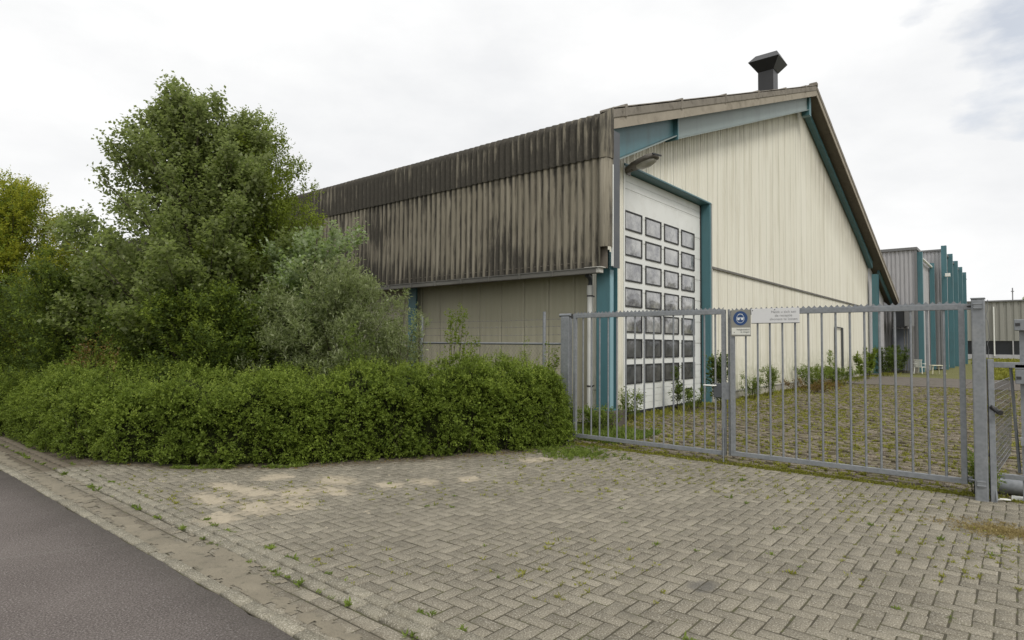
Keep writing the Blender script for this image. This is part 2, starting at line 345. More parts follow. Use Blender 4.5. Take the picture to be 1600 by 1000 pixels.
# leaves ------------------------------------------------------------
def leaves(P, D, S, wid=.5, fold=.25, N=None):
    """P base points, D leaf directions, S leaf lengths -> quads bent along the middle rib"""
    n = len(P); R0 = rng.normal(size=(n, 3))
    if N is not None: R0 = norm(N)*1.2+R0*.6
    D = norm(D); A = norm(np.cross(D, R0)); B = np.cross(A, D); S = S[:, None]
    V = np.stack([P, P+D*S*.5+A*S*wid*.5+B*S*fold*.3, P+D*S-B*S*fold*.3, P+D*S*.5-A*S*wid*.5+B*S*fold*.3], 1).reshape(-1, 3)
    F = np.arange(4*n).reshape(n, 4)
    return V, F
def sprays(P, D, Ls, k, size, wid=.5, spread=.9, clump=None, jit=.35, flat=None):
    """twigs at P along D of length Ls with k leaves each"""
    n = len(P); D = norm(D); t = (np.arange(k)+.5)/k
    pts = P[:, None]+D[:, None]*(Ls[:, None, None]*t[None, :, None]); pts = pts+rng.normal(size=pts.shape)*Ls[:, None, None]*.05
    side = rng.normal(size=(n, k, 3)); side -= (side*D[:, None]).sum(-1, keepdims=True)*D[:, None]; side = norm(side)
    d = D[:, None]*rng.uniform(.35, .9, (n, k, 1))+side*spread
    sz = size*rng.uniform(1-jit, 1+jit, (n, k))*(1-.3*t[None])
    base = (rng.uniform(0, 1, n) if clump is None else clump)
    tint = np.clip(base[:, None]*.65+rng.uniform(0, .35, (n, k)), 0, 1)
    up = np.tile(np.array([0, 0, 1.]), (n*k, 1))
    V, F = leaves(pts.reshape(-1, 3), d.reshape(-1, 3), sz.ravel(), wid, N=up)
    return V, F, tint.ravel()
def vnoise(P, sc, seed=0):
    """smooth value noise for numpy points"""
    r = np.random.default_rng(seed); T = r.uniform(-1, 1, (32, 32, 32)); q = P*sc+1000; i = np.floor(q).astype(int); f = q-i; f = f*f*(3-2*f); o = 0
    for a in (0, 1):
        for b_ in (0, 1):
            for c_ in (0, 1):
                wgt = (f[:, 0] if a else 1-f[:, 0])*(f[:, 1] if b_ else 1-f[:, 1])*(f[:, 2] if c_ else 1-f[:, 2])
                o = o+wgt*T[(i[:, 0]+a) % 32, (i[:, 1]+b_) % 32, (i[:, 2]+c_) % 32]
    return o
HF = [(8.52, 5.66), (7.4, 6.02), (5.7, 6.88), (4.4, 7.6), (3.5, 8.5), (2.85, 9.7), (2.62, 12), (2.62, 16), (2.62, 22), (2.62, 30)]
def hf(x):   # y of the hedge's face at x
    pts = sorted(HF[:6]); return float(np.interp(x, [p[0] for p in pts], [p[1] for p in pts]))
SP = [(3.37, 7.05, .10, .22), (4.0, 7.1, .16, .16), (3.45, 6.56, .16, .28), (3.48, 5.75, .13, .20), (3.14, 5.9, .14, .25), (4.07, 5.95, .12, .22), (4.65, 5.72, .13, .14),
      (5.05, 5.55, .13, .16), (5.5, 5.25, .13, .12), (6.98, 5.42, .14, .14), (7.2, 5.33, .10, .10), (2.72, 5.8, .16, .16), (4.4, 6.35, .18, .25), (3.75, 6.2, .18, .2), (3.0, 6.6, .12, .3)]
def dust(P):
    g_ = np.zeros(len(P))
    for (x, y, a, b_) in SP: g_ = np.maximum(g_, np.exp(-(((P[:, 0]-x)/(a*1.45))**2+((P[:, 1]-y)/(b_*1.55))**2)*.9))
    return np.clip(g_*.95+.10*vnoise(P, 3, 61), 0, 1)
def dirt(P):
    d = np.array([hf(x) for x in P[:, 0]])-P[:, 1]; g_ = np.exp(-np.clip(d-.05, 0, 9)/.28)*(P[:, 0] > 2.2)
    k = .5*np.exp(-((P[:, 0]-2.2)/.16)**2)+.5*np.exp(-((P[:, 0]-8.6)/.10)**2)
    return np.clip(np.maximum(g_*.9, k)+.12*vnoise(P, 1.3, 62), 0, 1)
# bricks ------------------------------------------------------------
def bricks(name, R, z, mat, gap=.0095, bev=.003, depth=.03, tilt=.003, zj=.0008, wob=.002):
    """R: array of rows x0,x1,y0,y1"""
    R = np.asarray(R, float); n = len(R); cx = (R[:, 0]+R[:, 1])/2; cy = (R[:, 2]+R[:, 3])/2; hx = (R[:, 1]-R[:, 0])/2-gap/2; hy = (R[:, 3]-R[:, 2])/2-gap/2
    cx = cx+rng.normal(0, wob, n); cy = cy+rng.normal(0, wob, n); a = rng.normal(0, .010, n)
    q = np.array([(-1, -1), (1, -1), (1, 1), (-1, 1)], float); V = np.zeros((n, 12, 3))
    zz = z+rng.normal(0, zj, n); tx = rng.normal(0, tilt, n); ty = rng.normal(0, tilt, n)
    for lv, (ins, dz) in enumerate(((0, -depth), (0, -bev), (bev, 0))):
        for c_ in range(4):
            lx = q[c_, 0]*(hx-ins); ly = q[c_, 1]*(hy-ins)
            V[:, lv*4+c_, 0] = cx+lx*np.cos(a)-ly*np.sin(a); V[:, lv*4+c_, 1] = cy+lx*np.sin(a)+ly*np.cos(a); V[:, lv*4+c_, 2] = zz+dz+tx*lx+ty*ly
    F = [(8, 9, 10, 11)]+[(l*4+i, l*4+(i+1) % 4, (l+1)*4+(i+1) % 4, (l+1)*4+i) for l in (0, 1) for i in range(4)]
    F = np.array(F); FF = (F[None]+np.arange(n)[:, None, None]*12).reshape(-1, 4); tint = np.repeat(np.clip(rng.normal(.5, .28, n), 0, 1), 9)
    V = V.reshape(-1, 3); return bulk(name, V, FF, mat, attrs={'tint': ('FACE', tint), 'dust': ('POINT', dust(V)), 'dirt': ('POINT', dirt(V) if cx.max() < 9 else np.zeros(len(V)))})
def herring(x0, x1, y0, y1, W=.105, keep=None):
    out = []; nx = int((x1-x0)/W)+1; ny = int((y1-y0)/W)+1
    for i in range(-1, nx):
        for j in range(-1, ny):
            d = (i+j) % 4
            if d == 0: r = (i, i+2, j, j+1)
            elif d == 2: r = (i, i+1, j, j+2)
            else: continue
            r = (max(x0, x0+r[0]*W), min(x1, x0+r[1]*W), max(y0, y0+r[2]*W), min(y1, y0+r[3]*W))
            if r[1]-r[0] < .02 or r[3]-r[2] < .02: continue
            if keep and not keep((r[0]+r[1])/2, (r[2]+r[3])/2): continue
            out.append(r)
    return out

# ================================================================== GROUND
GATE = 8.6
struct(sheet('ground', -700, 900, -700, 900, -.07, 'meadow'))
sheet('soil_bed', 1.95, 11.6, 3.8, 48, -.035, 'soil')
ys = np.r_[np.arange(-60, -4, 4.), np.arange(-4, 24, .04), np.arange(24, 164, 4.)]; xe_ = 1.925+.010*vnoise(np.stack([ys*0, ys, ys*0], 1), 3, 71)+.009*vnoise(np.stack([ys*0, ys, ys*0], 1), 11, 72)
Vr = np.concatenate([np.stack([ys*0-7.5, ys, ys*0], 1), np.stack([ys*0+1.2, ys, ys*0], 1), np.stack([xe_, ys, ys*0-.002], 1), np.stack([xe_+.004, ys, ys*0-.03], 1)]); n_ = len(ys); k = np.arange(n_-1)
struct(bulk('road', Vr, np.concatenate([np.stack([k+a*n_, k+(a+1)*n_, k+1+(a+1)*n_, k+1+a*n_], 1) for a in range(3)]), 'asphalt'))
sheet('gutter', 1.93, 2.62, -12, 40, -.013, 'joint')
sheet('driveway_bed', 2.62, 8.62, -8, 9.6, -.0032, 'joint')
sheet('yard_bed', 8.62, 31, -8, 7.05, -.020, 'yard_joint')
# hedge front line (x, y)
rows = herring(2.605, 8.62, -3.2, 9.9, keep=lambda x, y: y < hf(x)+.35+.15*sin(x*5))
struct(bricks('driveway_paving', rows, .0, 'brick'))
kr = []
for (x0, x1, ph) in ((2.375, 2.485, 0), (2.49, 2.60, .1)):
    y = -4+ph
    while y < 30: kr.append((x0, x1, y, y+.212)); y += .212
struct(bricks('kerb_course', kr, .012, 'kerb_brick', gap=.010, bev=.012, zj=.004))
kr = []; y = -4
while y < 34: kr.append((1.935, 2.035, y, y+.30)); y += .30
struct(bricks('edge_course', kr, .003, 'kerb_brick', gap=.008, bev=.008, zj=.003))
kr = []; y = -4.07
while y < 34: kr.append((2.26, 2.37, y, y+.212)); y += .212
y = -4.0
while y < 34: kr.append((2.15, 2.255, y, y+.212)); kr.append((2.04, 2.145, y+.1, y+.312)); y += .212
struct(bricks('gutter_course', kr, -.010, 'brick', gap=.008))
# yard paving: straight courses with wide overgrown joints
kr = []; x = 8.75; k = 0
while x < 30.8:
    y = -3.5+(k % 2)*.11
    while y < 6.6:
        if rng.random() > .07: kr.append((x+.012, x+.098, y, y+.198))
        y += .232
    x += .125; k += 1
struct(bricks('yard_paving', kr, .0, 'yard_brick', gap=.010, zj=.008, tilt=.03, wob=.006))
# concrete slabs across the yard
mb = MB(); x = 31.1
for i in range(5):
    y = -14.
    while y < 6.8: mb.box(x, x+1.78, y, y+1.97, -.03, .012+rng.uniform(0, .01)); y += 1.99
    x += 1.8
struct(mb.build('concrete_slab', 'stone_slab'))
# kerb stones where the drive meets the yard, sunk in moss
mb = MB(); y = -1.5
while y < 6.4: mb.box(8.63, 8.735, y+.004, y+.296, -.03, -.002+rng.uniform(-.004, .006)); y += .3
struct(mb.build('threshold_course', 'kerb_brick'))

# sand --------------------------------------------------------------
def heights(name, x0, x1, y0, y1, st, fn, mat, z0):
    xs = np.arange(x0, x1, st); ys = np.arange(y0, y1, st); X, Y = np.meshgrid(xs, ys, indexing='ij'); P = np.stack([X.ravel(), Y.ravel(), X.ravel()*0], 1)
    H = fn(P); V = P.copy(); V[:, 2] = z0+H; a, b_ = X.shape; i, j = np.meshgrid(range(a-1), range(b_-1), indexing='ij'); i = i.ravel(); j = j.ravel()
    F = np.stack([i*b_+j, (i+1)*b_+j, (i+1)*b_+j+1, i*b_+j+1], -1); ok = H[F].max(1) > -.004; return bulk(name, V, F[ok], mat, smooth=True)
def sandf(P):
    g_ = np.zeros(len(P))
    for (x, y, a, b_) in SP: g_ = np.maximum(g_, np.exp(-(((P[:, 0]-x)/a)**2+((P[:, 1]-y)/b_)**2)*.9))
    return g_*.016-.0130+vnoise(P, 5, 5)*.006+vnoise(P, 13, 6)*.005+vnoise(P, 31, 7)*.005
s_ = heights('sand', 2.3, 7.6, 4.8, 8.2, .025, sandf, 'sand', .003); s_['kind'] = 'stuff'; tag(s_, 'pale loose sand lying in patches on the brick paving before the hedge', 'sand')
def sandg(P):
    return .010*np.exp(-((P[:, 0]-2.13)/.07)**2)-.003+vnoise(P*np.array([1, .35, 1]), 3.2, 8)*.009+vnoise(P, 13, 9)*.005+vnoise(P, 30, 10)*.004-.0055
s_ = heights('sand', 2.0, 2.40, -3, 32, .025, sandg, 'gutter_sand', .000); s_['kind'] = 'stuff'; tag(s_, 'grey sandy silt filling the gutter strip between road and kerb', 'sand')

# ================================================================== WAREHOUSE
E_, FX = 6.3, 10.6            # verge plane (y), long face plane (x)
WX, WY = 11.1, 7.0            # wall planes
FARY = 41.0; RX, RZ = 27.0, 12.35; RE = 48.3
SL = (RZ-6.40)/(RX-FX); SR = .3545
def rz(x): return 6.40+(x-FX)*SL if x < RX else RZ-(x-RX)*SR
WH = thing('warehouse', 'large warehouse with weathered corrugated parapet, cream gable wall and teal steel frame', 'warehouse', (FX, E_, 0))
# long parapet of corrugated sheets
def corr(name, mat, prof, y0, y1, amp, parent, n=10, pitch=.177, jag=0):
    """prof: list of (x, z, nx, nz); the wave pushes along the normal"""
    ny = int((y1-y0)/pitch*n); ys = np.linspace(y0, y1, ny+1); ph = (ys-y0)/pitch*2*pi; wv = np.cos(ph)
    sheet_off = (np.floor((ys-y0)/(pitch*5.0)) % 2)*.0035
    V = []; val = []
    rj = np.random.default_rng(3).uniform(-1, 1, 2000); jg = rj[(np.floor((ys-y0)/(pitch*5.0))).astype(int) % 2000]*jag
    for k, (x, z, nx, nz) in enumerate(prof):
        V.append(np.stack([x+nx*(wv*amp+sheet_off), ys, z+nz*(wv*amp+sheet_off)+(jg if k == 0 else 0)], -1)); val.append((1-wv)/2)
    V = np.array(V).reshape(-1, 3); a, b_ = len(prof), len(ys); i, j = np.meshgrid(range(a-1), range(b_-1), indexing='ij'); i = i.ravel(); j = j.ravel()
    F = np.stack([i*b_+j, i*b_+j+1, (i+1)*b_+j+1, (i+1)*b_+j], -1)
    return bulk(name, V, F, mat, parent, attrs={'valley': ('POINT', np.array(val))}, smooth=True)
y0 = E_+.04
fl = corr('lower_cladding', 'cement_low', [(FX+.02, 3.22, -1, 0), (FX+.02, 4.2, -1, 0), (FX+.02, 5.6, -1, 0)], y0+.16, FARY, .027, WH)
up = [(FX-.015, 5.46, -1, 0), (FX-.015, 6.23, -1, 0)]
for k in range(1, 7):
    a = k/6*(pi/2-math.atan(SL)); up.append((FX-.015+.16*(1-cos(a)), 6.23+.16*sin(a), -cos(a), sin(a)))
xe, ze = up[-1][0], up[-1][1]; nx, nz = up[-1][2], up[-1][3]
up += [(xe+.9, ze+.9*SL, nx, nz), (RX, ze+(RX-xe)*SL, nx, nz)]
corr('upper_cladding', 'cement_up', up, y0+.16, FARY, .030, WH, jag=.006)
# back of the parapet so that it has thickness, right roof slope
mb = MB(); mb.box(FX+.07, FX+.12, E_+.1, FARY, 3.2, 6.2); mb.build('parapet_lining', 'soffit', WH)
mb = MB(); zr = RZ-.03
mb.add([(RX, E_+.05, zr), (RE, E_+.05, zr-(RE-RX)*SR), (RE, FARY, zr-(RE-RX)*SR), (RX, FARY, zr)], [(0, 1, 2, 3)])
mb.add([(RX, E_+.05, zr-.06), (RE, E_+.05, zr-.06-(RE-RX)*SR), (RE, FARY, zr-.06-(RE-RX)*SR), (RX, FARY, zr-.06)], [(3, 2, 1, 0)])
mb.box(RX-.15, RX+.15, E_+.05, FARY, RZ-.05, RZ+.05)
mb.build('roof', 'verge', WH)
# corner piece: rounded upright capping where parapet meets verge
mb = MB()
for (za, zb, o) in ((3.62, 5.5, 0.0), (5.42, 6.42, -.014)):
    pts = []
    for k in range(9): a = pi*.5+pi*.5*k/8; pts.append((FX+.10+(.125-o)*cos(a), E_+.12-(.0)+(.10-o)*sin(a)*1.0, 0))
    prof = [(FX+.02+o, E_+.22), (FX-.055+o, E_+.19), (FX-.075+o, E_+.13), (FX-.06+o, E_+.045), (FX+.01, E_+.005+o), (FX+.16, E_+o)]
    V = [(x, y, za) for x, y in prof]+[(x, y, zb if za > 5 else zb) for x, y in prof]
    if za > 5: V = V[:6]+[(x, y, zb-(.10 if i < 4 else 0)+(x-FX)*.2) for i, (x, y) in enumerate(prof)]
    mb.add(V, [(i, i+1, i+7, i+6) for i in range(5)]+[tuple(range(6, 12))], 0, True)
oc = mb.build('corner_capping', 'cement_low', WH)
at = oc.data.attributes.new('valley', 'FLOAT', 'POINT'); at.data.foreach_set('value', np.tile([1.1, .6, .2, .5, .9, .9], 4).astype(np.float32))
# dark end plate facing the gable side
mb = MB(); mb.box(FX+.165, FX+.44, E_+.01, E_+.03, 3.22, 6.02); mb.build('end_plate', 'dark_trim', WH)
mb = MB(); mb.box(FX+.13, FX+.16, E_-.01, E_+.03, 3.24, 5.3); mb.build('edge_strip', 'white_paint', WH)
# verge capping pieces and barge board
def slope_piece(x0, x1, top, bot, ya, yb, lift=0):
    return [(x0, ya, rz(x0)+top+lift), (x1, ya, rz(x1)+top), (x1, ya, rz(x1)+bot), (x0, ya, rz(x0)+bot+lift*.4)]
js = [10.74, 11.29, 14.04, 16.94, 19.77, 22.72, 25.41, 27.0]
for i in range(len(js)-1):
    mb = MB(); a, c_ = js[i], js[i+1]-(.012 if i < 6 else 0); lf = .035 if i < 6 else .0
    mb.prism(slope_piece(a, c_, .035, -.20, E_-.02, 0, 0), (0, .05, 0))
    mb.prism([(a, E_-.02, rz(a)-.035), (c_, E_-.02, rz(c_)-.035), (c_, E_-.02, rz(c_)+.042), (a, E_-.02, rz(a)+.030)], (0, .34, 0))
    o = mb.build('verge_capping', 'verge', WH, bevel=.02)
    if i < 6:
        mb = MB(); mb.prism(slope_piece(c_-.07, c_+.02, .066, -.205, E_-.036, 0), (0, .38, 0)); mb.build('capping_collar', 'verge', o, bevel=.012)
jb = [10.62, 14.17, 19.64, 22.52, 27.0]
for i in range(4):
    mb = MB(); mb.prism(slope_piece(jb[i]+.005, jb[i+1]-.005, -.19, -.42, E_+.0, 0), (0, .03, 0)); mb.build('barge_board', 'board', WH)
mb = MB(); n = 8; st = (RE-RX)/n
for i in range(n):
    a, c_ = RX+i*st, RX+(i+1)*st-.01
    mb.prism(slope_piece(a, c_, .03, -.12, E_-.02, 0), (0, .05, 0)); mb.prism([(a, E_-.02, rz(a)+.03), (c_, E_-.02, rz(c_)+.03), (c_, E_-.02, rz(c_)+.07), (a, E_-.02, rz(a)+.055)], (0, .3, 0))
mb.build('verge_capping', 'verge', WH)
mb = MB(); mb.prism(slope_piece(RX, RE, -.12, -.36, E_+.0, 0), (0, .03, 0)); mb.build('barge_board', 'board', WH)
mb = MB(); mb.box(RX-.1, RX+.12, E_-.05, E_+.25, RZ-.02, RZ+.13); mb.build('ridge_end', 'verge', WH, bevel=.02)
# soffits
for (a, c_, t_) in ((FX+.45, RX, -.22), (RX, RE-.02, -.30)):
    mb = MB(); k = int((c_-a)/2.4); st = (c_-a)/k
    for i in range(k):
        x0_, x1_ = a+i*st, a+(i+1)*st-.012
        mb.prism([(x0_, E_+.03, rz(x0_+.001)+t_), (x1_, E_+.03, rz(x1_)+t_), (x1_, E_+.03, rz(x1_)+t_-.015), (x0_, E_+.03, rz(x0_+.001)+t_-.015)], (0, .72, 0))
    mb.build('soffit', 'soffit', WH)
# steel frame on the gable: left rafter with haunch, right rafter, columns
YF = 6.6
def zl(x): return 6.823+(x-14.29)*.362
mb = MB(); hz = lambda x: 5.50+(x-11.15)*.4487
mb.prism([(11.12, YF, hz(11.12)+.02), (14.2, YF, hz(14.2)+.02), (14.2, YF, rz(14.2)-.40), (11.12, YF, rz(11.12)-.40)], (0, .012, 0))
mb.build('haunch_web', 'teal', WH)
mb = MB(); mb.prism([(11.12, YF-.10, hz(11.12)-.012), (14.2, YF-.10, hz(14.2)-.012), (14.2, YF-.10, hz(14.2)+.012), (11.12, YF-.10, hz(11.12)+.012)], (0, .3, 0)); mb.build('haunch_flange', 'teal_light', WH)
mb = MB(); mb.prism([(11.12, WY-.06, hz(11.12)-.03), (14.2, WY-.06, hz(14.2)-.03), (14.2, WY-.06, hz(14.2)+.06), (11.12, WY-.06, hz(11.12)+.06)], (0, .05, 0)); mb.prism([(14.24, WY-.06, zl(14.24)+.0), (26.9, WY-.06, zl(26.9)+.0), (26.9, WY-.06, zl(26.9)+.16), (14.24, WY-.06, zl(14.24)+.16)], (0, .05, 0)); mb.build('wall_top_trim', 'gutter_end', WH)
mb = MB(); mb.prism([(14.2, YF-.12, hz(14.2)-.10), (14.24, YF-.12, hz(14.2)-.10), (14.24, YF-.12, rz(14.2)-.40), (14.2, YF-.12, rz(14.2)-.40)], (0, .34, 0)); mb.build('stiffener', 'teal', WH)
mb = MB(); mb.prism([(14.24, YF-.02, zl(14.24)+.02), (26.9, YF-.02, zl(26.9)+.02), (26.9, YF-.02, rz(26.9)-.38), (14.24, YF-.02, rz(14.24)-.38)], (0, .03, 0)); mb.build('rafter_web', 'teal_light', WH)
mb = MB(); mb.prism([(14.24, YF-.08, zl(14.24)-.015), (26.9, YF-.08, zl(26.9)-.015), (26.9, YF-.08, zl(26.9)+.012), (14.24, YF-.08, zl(14.24)+.012)], (0, .3, 0)); mb.build('rafter_flange', 'teal_light', WH)
mb = MB(); mb.box(26.72, 27.0, YF-.10, YF+.2, zl(26.7)-.2, rz(26.8)-.36); mb.build('ridge_plate', 'teal', WH)
mb = MB(); zz = lambda x: rz(x)-.34
mb.prism([(26.9, 6.74, zz(27.0)-.08), (41.6, 6.74, zz(41.6)-.08), (41.6, 6.74, zz(41.6)-.50), (38.6, 6.74, zz(38.6)-.30), (26.9, 6.74, zz(27)-.30)], (0, .22, 0)); mb.build('rafter', 'teal', WH)
mb = MB(); mb.prism([(43.0, YF, zz(43)), (RE-.3, YF, zz(RE-.3)), (RE-.3, YF, zz(RE-.3)-.16), (43.0, YF, zz(43)-.18)], (0, .12, 0)); mb.build('lean_to_rafter', 'teal', WH)
def hcol(x0, y0_, z0, z1, name='column', w_=.30, d_=.30, along='y'):
    """H section: flanges parallel to the x axis faces"""
    mb = MB()
    mb.box(x0, x0+.016, y0_, y0_+w_, z0, z1); mb.box(x0+d_-.016, x0+d_, y0_, y0_+w_, z0, z1); mb.box(x0+.016, x0+d_-.016, y0_+w_/2-.008, y0_+w_/2+.008, z0, z1)
    return mb
c1_ = hcol(10.86, 6.45, .33, 3.6, d_=.34).build('column', 'teal', WH)
mb = MB(); mb.box(10.88, 11.01, 6.436, 6.449, .345, 3.19); mb.build('lit_face_strip', 'teal_lit', c1_)  # added pale strip, paints the lit gable-side face of the column
mb = MB(); mb.box(10.82, 11.20, 6.41, 6.79, .318, .34); mb.build('base_plate', 'teal', WH)
mb = MB(); mb.box(10.76, 11.28, 6.30, 6.85, -.05, .318); mb.build('footing', 'old_block', WH, bevel=.015)
for yc in (12.4, 18.4, 24.4, 30.4, 36.4): hcol(10.92, yc, .0, 3.4).build('column', 'teal', WH)
mb = hcol(41.3, 6.45, .1, 5.95, d_=.42); mb.box(41.33, 41.7, 6.52, 6.54, .1, 5.95); mb.build('column', 'teal', WH)
mb = MB(); mb.box(41.25, 41.8, 6.40, 6.80, -.05, .12); mb.build('footing', 'plinth', WH)
# gable wall: ribbed cream panels
def clad(name, x0, x1, zb, zt, y, mat, parent, pitch=.765, sub=5, dep=.012, phase=14.303, groove=.035, axis='x'):
    xs = []; k0 = math.floor((x0-phase)/pitch)-1; k1 = math.ceil((x1-phase)/pitch)+1; pr = []
    for k in range(k0, k1):
        b0 = phase+k*pitch; pr += [(b0-.012, 0), (b0-.0115, groove), (b0+.0105, groove), (b0+.011, 0)]
        for q in range(sub):
            c_ = b0+pitch*(q+.5)/sub; hw = pitch/sub*.19; pr += [(c_-hw-.012, 0), (c_-hw, dep), (c_+hw, dep), (c_+hw+.012, 0)]
    pr = [p for p in pr if x0 < p[0] < x1]; pr = [(x0, 0)]+pr+[(x1, 0)]
    a = np.array(pr); n_ = len(a); zbs = np.array([zb(x) if callable(zb) else zb for x in a[:, 0]]); zts = np.array([zt(x) if callable(zt) else zt for x in a[:, 0]])
    V = np.concatenate([np.stack([a[:, 0], y+a[:, 1], zbs], 1), np.stack([a[:, 0], y+a[:, 1], zts], 1)]); i = np.arange(n_-1)
    if axis == 'y': V = V[:, [1, 0, 2]]
    return bulk(name, V, np.stack([i, i+1, n_+i+1, n_+i], 1), mat, parent)
DX0, DX1, DZ = 12.44, 17.46, 5.81
top = lambda x: min(zl(x)+.1 if x > 14.2 else hz(x)+.05, rz(x)-.5)
# one wall object made of its bays
parts = []
for (a, c_, zb, zt, y) in ((11.1, DX0, .02, top, WY), (DX0, DX1, DZ, top, WY), (DX1, 27.0, 3.99, top, WY), (27.0, 41.6, 3.99, top, WY), (DX1, 41.6, .27, 3.985, WY)):
    parts.append(clad('gable_wall', a, c_, zb, zt, y, 'cream', WH))
def join(name, obs):
    base = obs[0]; V = []; F = []; k = 0
    for o in obs:
        me = o.data; v = np.zeros(len(me.vertices)*3, np.float32); me.vertices.foreach_get('co', v); f = np.zeros(len(me.loops), np.int32); me.loops.foreach_get('vertex_index', f)
        V.append(v.reshape(-1, 3)); F.append(f.reshape(-1, 4)+k); k += len(me.vertices)
    par = base.parent; mt = base.data.materials[0].name
    for o in obs: bpy.data.objects.remove(o)
    me_key = [q for q in M if M[q].name == mt][0]
    return bulk(name, np.concatenate(V), np.concatenate(F), me_key, par)
gw = join('gable_wall', parts)
mb = MB(); mb.box(DX1+.12, 41.3, WY-.05, WY, 3.955, 3.985); mb.box(DX1+.12, 41.3, WY-.052, WY-.046, 3.92, 3.985)
x = DX1+.5
while x < 41: mb.box(x, x+.02, WY-.058, WY-.05, 3.945, 3.96); x += .6
mb.build('wall_flashing', 'gutter_metal', WH)
mb = MB(); mb.box(DX1+.05, 41.3, WY-.035, WY+.03, .235, .268); mb.build('base_trim', 'gutter_end', WH)
mb = MB(); mb.box(DX1+.05, 41.3, WY-.012, WY+.12, -.06, .235); mb.build('plinth', 'plinth', WH)
clad('lean_to_wall', 41.7, 46.9, .1, lambda x: rz(x)-.42, WY, 'grey_clad', WH, pitch=.9, sub=5)
mb = MB(); mb.box(41.5, RE-.4, WY+.03, WY+.06, 0, 4.3); mb.build('lean_to_lining', 'grey_trim', WH)
# unseen mass added inside so that no light leaks
mb = MB(); mb.box(WX+.1, 44, WY+.5, FARY-.2, -.05, 4.6); mb.build('inner_light_block', 'dark_void', WH)
mb = MB(); mb.box(FX+.12, RE-.5, FARY-.15, FARY, 0, 4.4); mb.prism([(FX+.2, FARY-.1, 4.4), (RE-.5, FARY-.1, 4.4), (RX, FARY-.1, RZ-.2), (FX+.2, FARY-.1, 6.2)], (0, .08, 0)); mb.build('rear_wall', 'side_clad', WH)
# long side wall with shallow joints
clad('side_wall', WY-.0, FARY-.2, .0, 3.5, WX, 'side_clad', WH, pitch=.7, sub=3, dep=.004, phase=7.46, groove=.012, axis='y')
mb = MB(); mb.box(FX+.03, WX, E_+.35, FARY, 3.34, 3.36); mb.build('parapet_soffit', 'soffit', WH)
mb = MB(); mb.box(WX-.02, 12.42, WY+.03, WY+.05, .0, 5.2); mb.build('corner_lining', 'dark_trim', WH)
# gutter under the parapet
mb = MB(); gx0, gx1 = FX-.10, FX+.03
mb.box(gx0, gx0+.008, E_+.25, FARY, 3.10, 3.20); mb.box(gx0, gx1, E_+.25, FARY, 3.095, 3.103); mb.box(gx1-.008, gx1, E_+.25, FARY, 3.10, 3.20); mb.box(gx0-.012, gx0+.012, E_+.2, FARY, 3.195, 3.212)
y = 7.6
while y < FARY: mb.box(gx0-.018, gx0+.0, y, y+.03, 3.09, 3.205); y += .9
g_ = mb.build('gutter', 'gutter_metal', WH)
mb = MB(); mb.box(gx0-.012, gx1+.06, E_+.12, E_+.52, 3.197, 3.222); mb.box(gx0+.01, gx1+.02, E_+.16, E_+.50, 3.10, 3.196); mb.build('gutter_outlet', 'gutter_end', g_, bevel=.006)
mb = MB(); mb.tube([(10.93, 6.95, -.02), (10.93, 6.95, 2.86)], .062, 14); mb.tube([(10.93, 6.95, 2.72), (10.93, 6.95, 2.90)], .070, 14)
dp = mb.build('downpipe', 'pvc', WH)
mb = MB(); mb.tube([(10.93, 6.95, 2.90), (10.93, 6.95, 3.05), (10.80, 6.94, 3.10)], [.05, .052, .05], 10); mb.build('pipe_neck', 'dark_trim', dp)
for z in (.78, 2.66): mb = MB(); mb.tube([(10.93, 6.95, z), (10.93, 6.95, z+.03)], .069, 14); mb.box(10.93, 11.09, 6.94, 6.96, z, z+.03); mb.build('pipe_clip', 'black_steel', dp)
# horizontal cable/pipe fittings between pipe and column
mb = MB(); mb.tube([(10.9, 6.92, .72), (10.9, 6.5, .72)], .008, 6); mb.build('earth_cable', 'gutter_metal', WH)
# small bracket pipe on the gable
mb = MB(); mb.tube([(32.9, WY-.06, 2.62), (34.35, WY-.06, 2.60)], .03, 6); mb.box(34.3, 34.42, WY-.10, WY-.02, .2, 2.6); mb.box(32.85, 33.0, WY-.09, WY-.02, .3, 2.62); mb.build('wall_pipe', 'dark_trim', WH)
